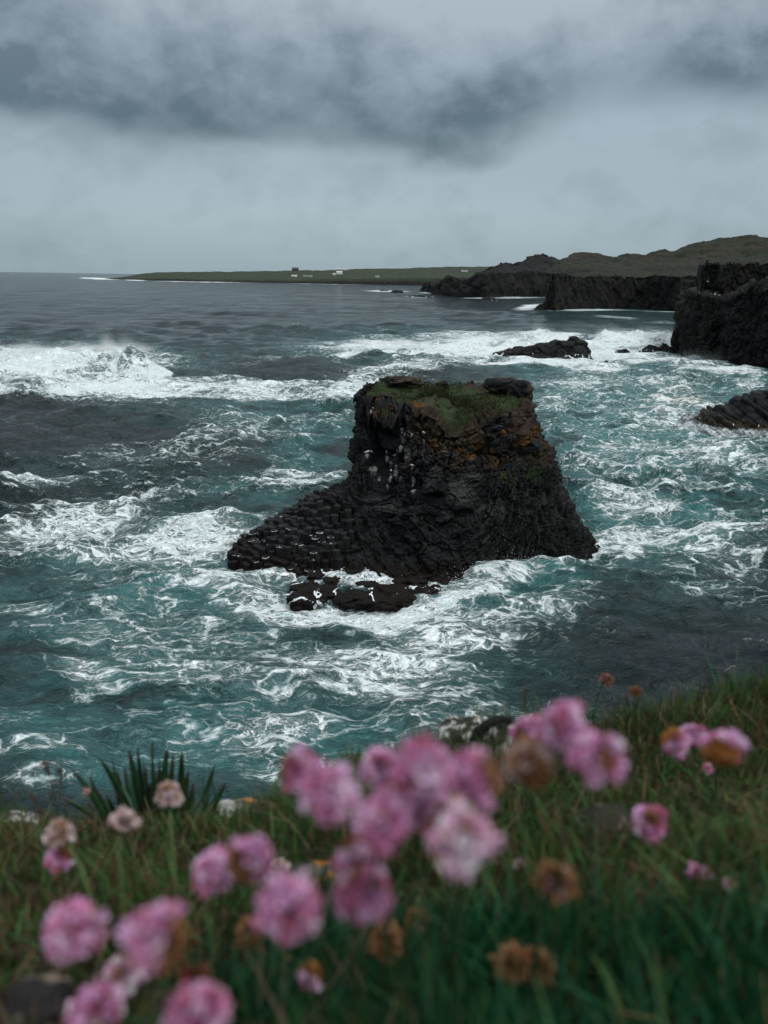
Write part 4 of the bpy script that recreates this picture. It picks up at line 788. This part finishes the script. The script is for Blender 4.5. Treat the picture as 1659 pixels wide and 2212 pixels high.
FL = [
 (643, 1665, 100, 'duskpink', 'dusky pink thrift head, leftmost of the big centre cluster'),
 (712, 1712, 128, 'pink', 'large pink thrift head low on the left of the centre cluster'),
 (822, 1658, 92, 'pink', 'small pink thrift head poking from the top of the centre cluster'),
 (915, 1655, 132, 'pink', 'bright pink thrift head topmost of the centre cluster'),
 (1028, 1682, 128, 'duskpink', 'pink thrift head at the right end of the centre cluster'),
 (880, 1735, 120, 'duskpink', 'shaded dusky thrift head in the heart of the centre cluster'),
 (818, 1785, 132, 'pink', 'round pink thrift head at the bottom left of the centre cluster'),
 (1000, 1812, 142, 'white', 'pale whitish pink thrift head lowest right of the centre cluster'),
 (940, 1765, 105, 'duskpink', 'dull pink thrift head half hidden above the pale whitish one'),
 (772, 1850, 112, 'mixed', 'pink and tan thrift head hanging just below the centre cluster'),
 (785, 1932, 122, 'pink', 'pale pink thrift head under the pink and tan one'),
 (1138, 1582, 72, 'pink', 'small pink thrift head at the upper left of the right cluster'),
 (1215, 1574, 112, 'pink', 'pink thrift head with ragged top crowning the right cluster'),
 (1290, 1640, 118, 'pink', 'pink thrift head with brown base at the right of the right cluster'),
 (1140, 1652, 112, 'tan', 'withered whitish tan thrift head below the right cluster'),
 (1456, 1602, 66, 'orange', 'orange and pink thrift head on the left of the far right group'),
 (1498, 1590, 54, 'pink', 'small pink thrift tuft in the middle of the far right group'),
 (1564, 1622, 92, 'orange', 'orange brown thrift head with pink rim at the right edge grass'),
 (1402, 1776, 76, 'pink', 'lone vivid pink half open thrift in the right hand grass'),
 (1200, 1905, 106, 'brownpink', 'brown thrift head with a few pink petals right of the centre'),
 (1508, 1888, 46, 'duskpink', 'small salmon pink thrift bud low in the right hand grass'),
 (1106, 2081, 92, 'brown', 'brown dried thrift head, left of the joined pair at the bottom'),
 (1158, 2089, 92, 'brown', 'brown dried thrift head, right of the joined pair at the bottom'),
 (832, 2034, 86, 'brown', 'round brown dried thrift ball below the pink centre flowers'),
 (900, 1991, 60, 'brown', 'faint small brown thrift head above right of the round brown ball'),
 (670, 2107, 58, 'orange', 'ragged orange dried thrift head low in the dark grass'),
 (626, 1962, 136, 'pink', 'big bright pink thrift head left of the round brown ball'),
 (541, 2015, 76, 'brown', 'brown thrift head tucked behind the big bright pink one'),
 (468, 1884, 96, 'pink', 'pink thrift head on the left of a pink and brown pair'),
 (535, 1862, 112, 'mixed', 'half brown thrift head on the right of a pink and brown pair'),
 (603, 1880, 44, 'pale', 'small pale thrift bud just right of the pink and brown pair'),
 (162, 2010, 124, 'pink', 'pink thrift head with pointed top in the left foreground'),
 (338, 2025, 148, 'duskpink', 'largest pink thrift head of the left foreground'),
 (265, 2104, 92, 'white', 'pale pink thrift head tucked below the largest left one'),
 (420, 2117, 72, 'red', 'dark red thrift bud near the bottom edge'),
 (214, 2180, 112, 'pink', 'pink thrift head at the bottom edge, the more leftward one'),
 (420, 2204, 140, 'pink', 'pink thrift head cut by the bottom edge under the red bud'),
 (365, 1716, 56, 'pale', 'pale withered thrift on a curved stalk beside the leafy plant'),
 (266, 1776, 62, 'pale', 'pale withered thrift in front of the leafy plant'),
 (131, 1800, 60, 'pale', 'upper of two stacked pale withered thrift heads at the left'),
 (128, 1857, 60, 'duskpink', 'lower of two stacked pale withered thrift heads at the left'),
 (1310, 1468, 33, 'brownpink', 'small pinkish brown thrift ball standing against the sea'),
 (1372, 1494, 28, 'brown', 'smaller orange brown thrift ball against the sea'),
 (186, 1710, 20, 'tan', 'tiny tan thrift bud left of the leafy plant'),
 (1122, 1868, 26, 'pale', 'tiny pale thrift bud left of the brown and pink head'),
 (1530, 1660, 26, 'orange', 'tiny orange dried thrift head under the far right group'),
 (1577, 1910, 26, 'orange', 'tiny orange thrift bud near the lower right edge')]
for px, py, w, kd, lb in FL: flower(px, py, w, kd, lb, dry=kd in ('brown', 'red', 'brownpink'), dia=.0225 if w > 30 else .014)

# leafy plant on the brink, left ------------------------------------------
def brink(px, y=None):
    """where the turf brink is seen above photo column px"""
    x = (px-CX)/FPX*1.45; yy = float(edge_y(np.array([x]))[0])-.04 if y is None else y; return np.array([x, yy, float(ground_z(np.array([x]), np.array([yy]))[0])])
pb = brink(318, 1.16); plant = empty('leafy_plant', pb); tag(plant, 'clump of dark green lance shaped leaves with reddish tips on the brink at left', 'plant')
def wp(px, py, y): return at_y(px, py, y)
LV = [(152, 1660, 240, 1790), (215, 1638, 290, 1780), (243, 1640, 270, 1790), (255, 1690, 300, 1800), (268, 1655, 292, 1800), (278, 1618, 310, 1795), (297, 1612, 320, 1790), (330, 1594, 332, 1760), (345, 1640, 338, 1790), (362, 1612, 352, 1780), (375, 1625, 357, 1790), (394, 1622, 395, 1760), (392, 1690, 372, 1800), (418, 1690, 400, 1780), (465, 1650, 415, 1765), (490, 1690, 440, 1775), (192, 1672, 235, 1800), (316, 1655, 322, 1800), (130, 1722, 230, 1800), (300, 1700, 310, 1810), (350, 1700, 345, 1810), (230, 1720, 270, 1815), (430, 1730, 400, 1800), (285, 1735, 300, 1820), (252, 1660, 285, 1800), (336, 1660, 330, 1800), (310, 1640, 318, 1800), (275, 1700, 298, 1805), (205, 1700, 262, 1805), (182, 1725, 250, 1810), (372, 1668, 360, 1800), (408, 1660, 385, 1790), (448, 1715, 408, 1800), (325, 1690, 322, 1812), (240, 1752, 275, 1820), (360, 1735, 345, 1815)]
for i, (tx, ty, bx_, by_) in enumerate(LV):
    yb = 1.14+random.uniform(-.05, .05); b0 = wp(bx_, by_, yb); t0 = wp(tx, ty, yb+random.uniform(-.06, .05)); b0[2] = min(b0[2], float(ground_z(b0[:1], b0[1:2])[0])+.01)
    L_ = np.linalg.norm(t0-b0); ts = np.linspace(0, 1, 9); ctl = (b0+t0)/2+np.array([(b0[0]-t0[0])*.22, 0, L_*.12]); w0 = .0078*random.uniform(.7, 1.15)*(.45 if i in (7,) else 1)
    pts = ((1-ts)**2)[:, None]*b0+(2*ts*(1-ts))[:, None]*ctl+(ts**2)[:, None]*t0; tg = np.gradient(pts, axis=0); tg /= np.linalg.norm(tg, axis=1, keepdims=True); vw = np.array([random.uniform(-.5, .5), -1., .2]); sd2 = np.cross(tg, vw); sd2 /= np.linalg.norm(sd2, axis=1, keepdims=True); nr2 = np.cross(sd2, tg)
    wd = w0*np.minimum(1, .55+ts*1.1)*np.clip((1-ts)*2.2, 0, 1)**.6+.0003; V3 = np.stack([pts-sd2*wd[:, None], pts+nr2*wd[:, None]*.45, pts+sd2*wd[:, None], pts-nr2*wd[:, None]*.15], 1).reshape(-1, 3)
    gcol = np.array((.014, .050, .018))*random.uniform(.7, 1.5); cc = gcol[None]*(1-sstep(ts, .72, 1.)[:, None])+np.array([[.055, .022, .020]])*sstep(ts, .72, 1.)[:, None]
    mesh('leaf', V3-pb, grid(9, 4, True), M_LEAF, plant, {'col': np.repeat(cc, 4, 0)})

# dark seed stalks ---------------------------------------------------------
def stalk(px0, py0, px1, py1, y, label, headlen=.3, branched=False, hr=.0024):
    b0 = wp(px0, py0, y); b0[2] = min(b0[2], float(ground_z(b0[:1], b0[1:2])[0])); t0 = wp(px1, py1, y); t = empty('seed_stalk', b0); tag(t, label, 'grass stalk', 'seed stalks on the brink')
    ts = np.linspace(0, 1, 12)[:, None]; pts = (t0-b0)*ts+np.array([1, 0, 0])*(np.sin(ts*3.1)*.004); m = MB(); m.tube(pts, np.linspace(.0010, .0006, 12), 5, np.array((.06, .05, .028))); m.build('stem', M_STEM, t)
    h = MB(); rg = np.random.default_rng(int(px1)); L_ = np.linalg.norm(t0-b0); dirn = (t0-b0)/L_
    for k in range(34 if not branched else 22):
        u = rg.random(); p = (t0-b0)*(1-headlen*u); br = dirn*.004+rg.normal(0, .0018 if not branched else .005, 3); q0 = p+br*(1. if not branched else 1.6)
        h.tube(np.stack([p, p+br*.5, q0]), np.array([.0003, hr*.5, .0002]), 5, np.array((.075, .04, .025))*rg.uniform(.5, 1.3))
    h.build('seed_head', M_STEM, t)
stalk(1122, 1580, 1136, 1486, 1.2, 'thin dark stalk leaning right above the pale boulder', .35)
stalk(1622, 1540, 1634, 1462, 1.25, 'dark seed stalk standing at the right edge of the turf', .45)
stalk(128, 1800, 98, 1640, 1.1, 'branched seed stalk leaning left beside the leafy plant', .55, True)
stalk(120, 1790, 66, 1715, 1.08, 'short bent dark seed head at the far left of the brink', .5, False, .004)
stalk(1368, 1570, 1352, 1500, 1.22, 'short thin stalk behind the orange brown thrift ball', .3)
stalk(118, 1800, 130, 1660, 1.12, 'upright pale seed stalk left of the leafy plant', .45, True)

# stones -------------------------------------------------------------------
def stone(name, px, py, y, sz, label, seed, colf, n=72, cat='rock', rough=.16, cell=.8):
    if cat == 'stone':                                                # bedded in the turf where it is seen
        ys_ = np.linspace(.15, 1.3, 600); pp = np.array([at_y(px, py, q_) for q_ in ys_]); below = pp[:, 2] < ground_z(pp[:, 0], pp[:, 1])+.022; y = float(ys_[np.argmax(below)])
    c = at_y(px, py, y); Vb, Fb = lump((0, 0, 0), sz, seed, n, rough, cell); return tag(mesh(name, Vb, Fb, M_STONE, None, {'col': colf(Vb/np.array(sz), Vb)}, loc=c), label, cat)
def greyl(u, Vb):
    n_ = fbm(Vb, 42, 4, .55, 3); n2 = fbm(Vb, 110, 3, .5, 8); return np.where((n_+.4*n2)[:, None] > -.05, [[.46, .45, .41]], np.where((n_+.3*n2)[:, None] > -.22, [[.20, .19, .175]], [[.028, .026, .024]]))
stone('boulder', 1010, 1596, 1.30, (.052, .05, .042), 'pale lichen speckled boulder on the brink, left of the dark cleft', 31, greyl)
stone('boulder', 1083, 1622, 1.24, (.046, .05, .050), 'grey lichened boulder right of the dark cleft behind the pink flowers', 37, greyl)
sp_ = np.array([at_y(*p) for p in [(1018, 1640, 1.24), (1026, 1606, 1.22), (1036, 1580, 1.21), (1055, 1562, 1.21), (1080, 1553, 1.22), (1108, 1556, 1.25), (1130, 1570, 1.28)]]); m_ = MB(); m_.tube(np.stack([np.interp(np.linspace(0, 6, 40), np.arange(7), sp_[:, k_]) for k_ in range(3)], 1), np.interp(np.linspace(0, 6, 40), [0, 1, 2, 3, 4, 5, 6], [.012, .012, .011, .0085, .0075, .006, .004])*RNG.uniform(.9, 1.1, 40), 9, np.array((.010, .009, .009)))
tag(m_.build('stone', M_STONE), 'black curved strip standing for the shaded gap between the two lichened boulders', 'rock')  # black tube added as the shade of the gap, not a separate stone
def orl(u, Vb):
    n_ = fbm(Vb, 30, 3, .5, 5)+u[:, 0]*.9; return np.where(n_[:, None] > .25, [[.42, .17, .02]], np.where(n_[:, None] > -.4, [[.10, .095, .09]], [[.30, .29, .27]]))
stone('boulder', 520, 1765, 1.18, (.046, .04, .026), 'half buried stone with orange lichen right of the leafy plant', 43, orl)
stone('stone', 15, 1795, 1.12, (.05, .04, .022), 'grey stone on the brink at the far left edge', 47, greyl)
stone('stone', 1310, 1785, .80, (.034, .03, .020), 'dark earthy stone bedded in the right hand turf', 51, lambda u, Vb: np.where(fbm(Vb, 60, 3, .5, 5)[:, None] > .1, [[.10, .075, .055]], [[.025, .02, .016]])*np.ones((len(Vb), 1)), cat='stone')
stone('stone', 78, 2180, .40, (.020, .02, .014), 'dark stone in the bottom left corner of the turf', 53, lambda u, Vb: np.where(fbm(Vb, 50, 3, .5, 5)[:, None] > .2, [[.11, .085, .065]], [[.016, .014, .014]])*np.ones((len(Vb), 1)), cat='stone')
stone('stone', 700, 1900, .62, (.024, .018, .018), 'small orange lichened stone behind the pink and tan thrift', 57, lambda u, Vb: np.where(fbm(Vb, 50, 3, .5, 5)[:, None] > -.2, [[.36, .14, .02]], [[.10, .08, .06]])*np.ones((len(Vb), 1)), cat='stone')
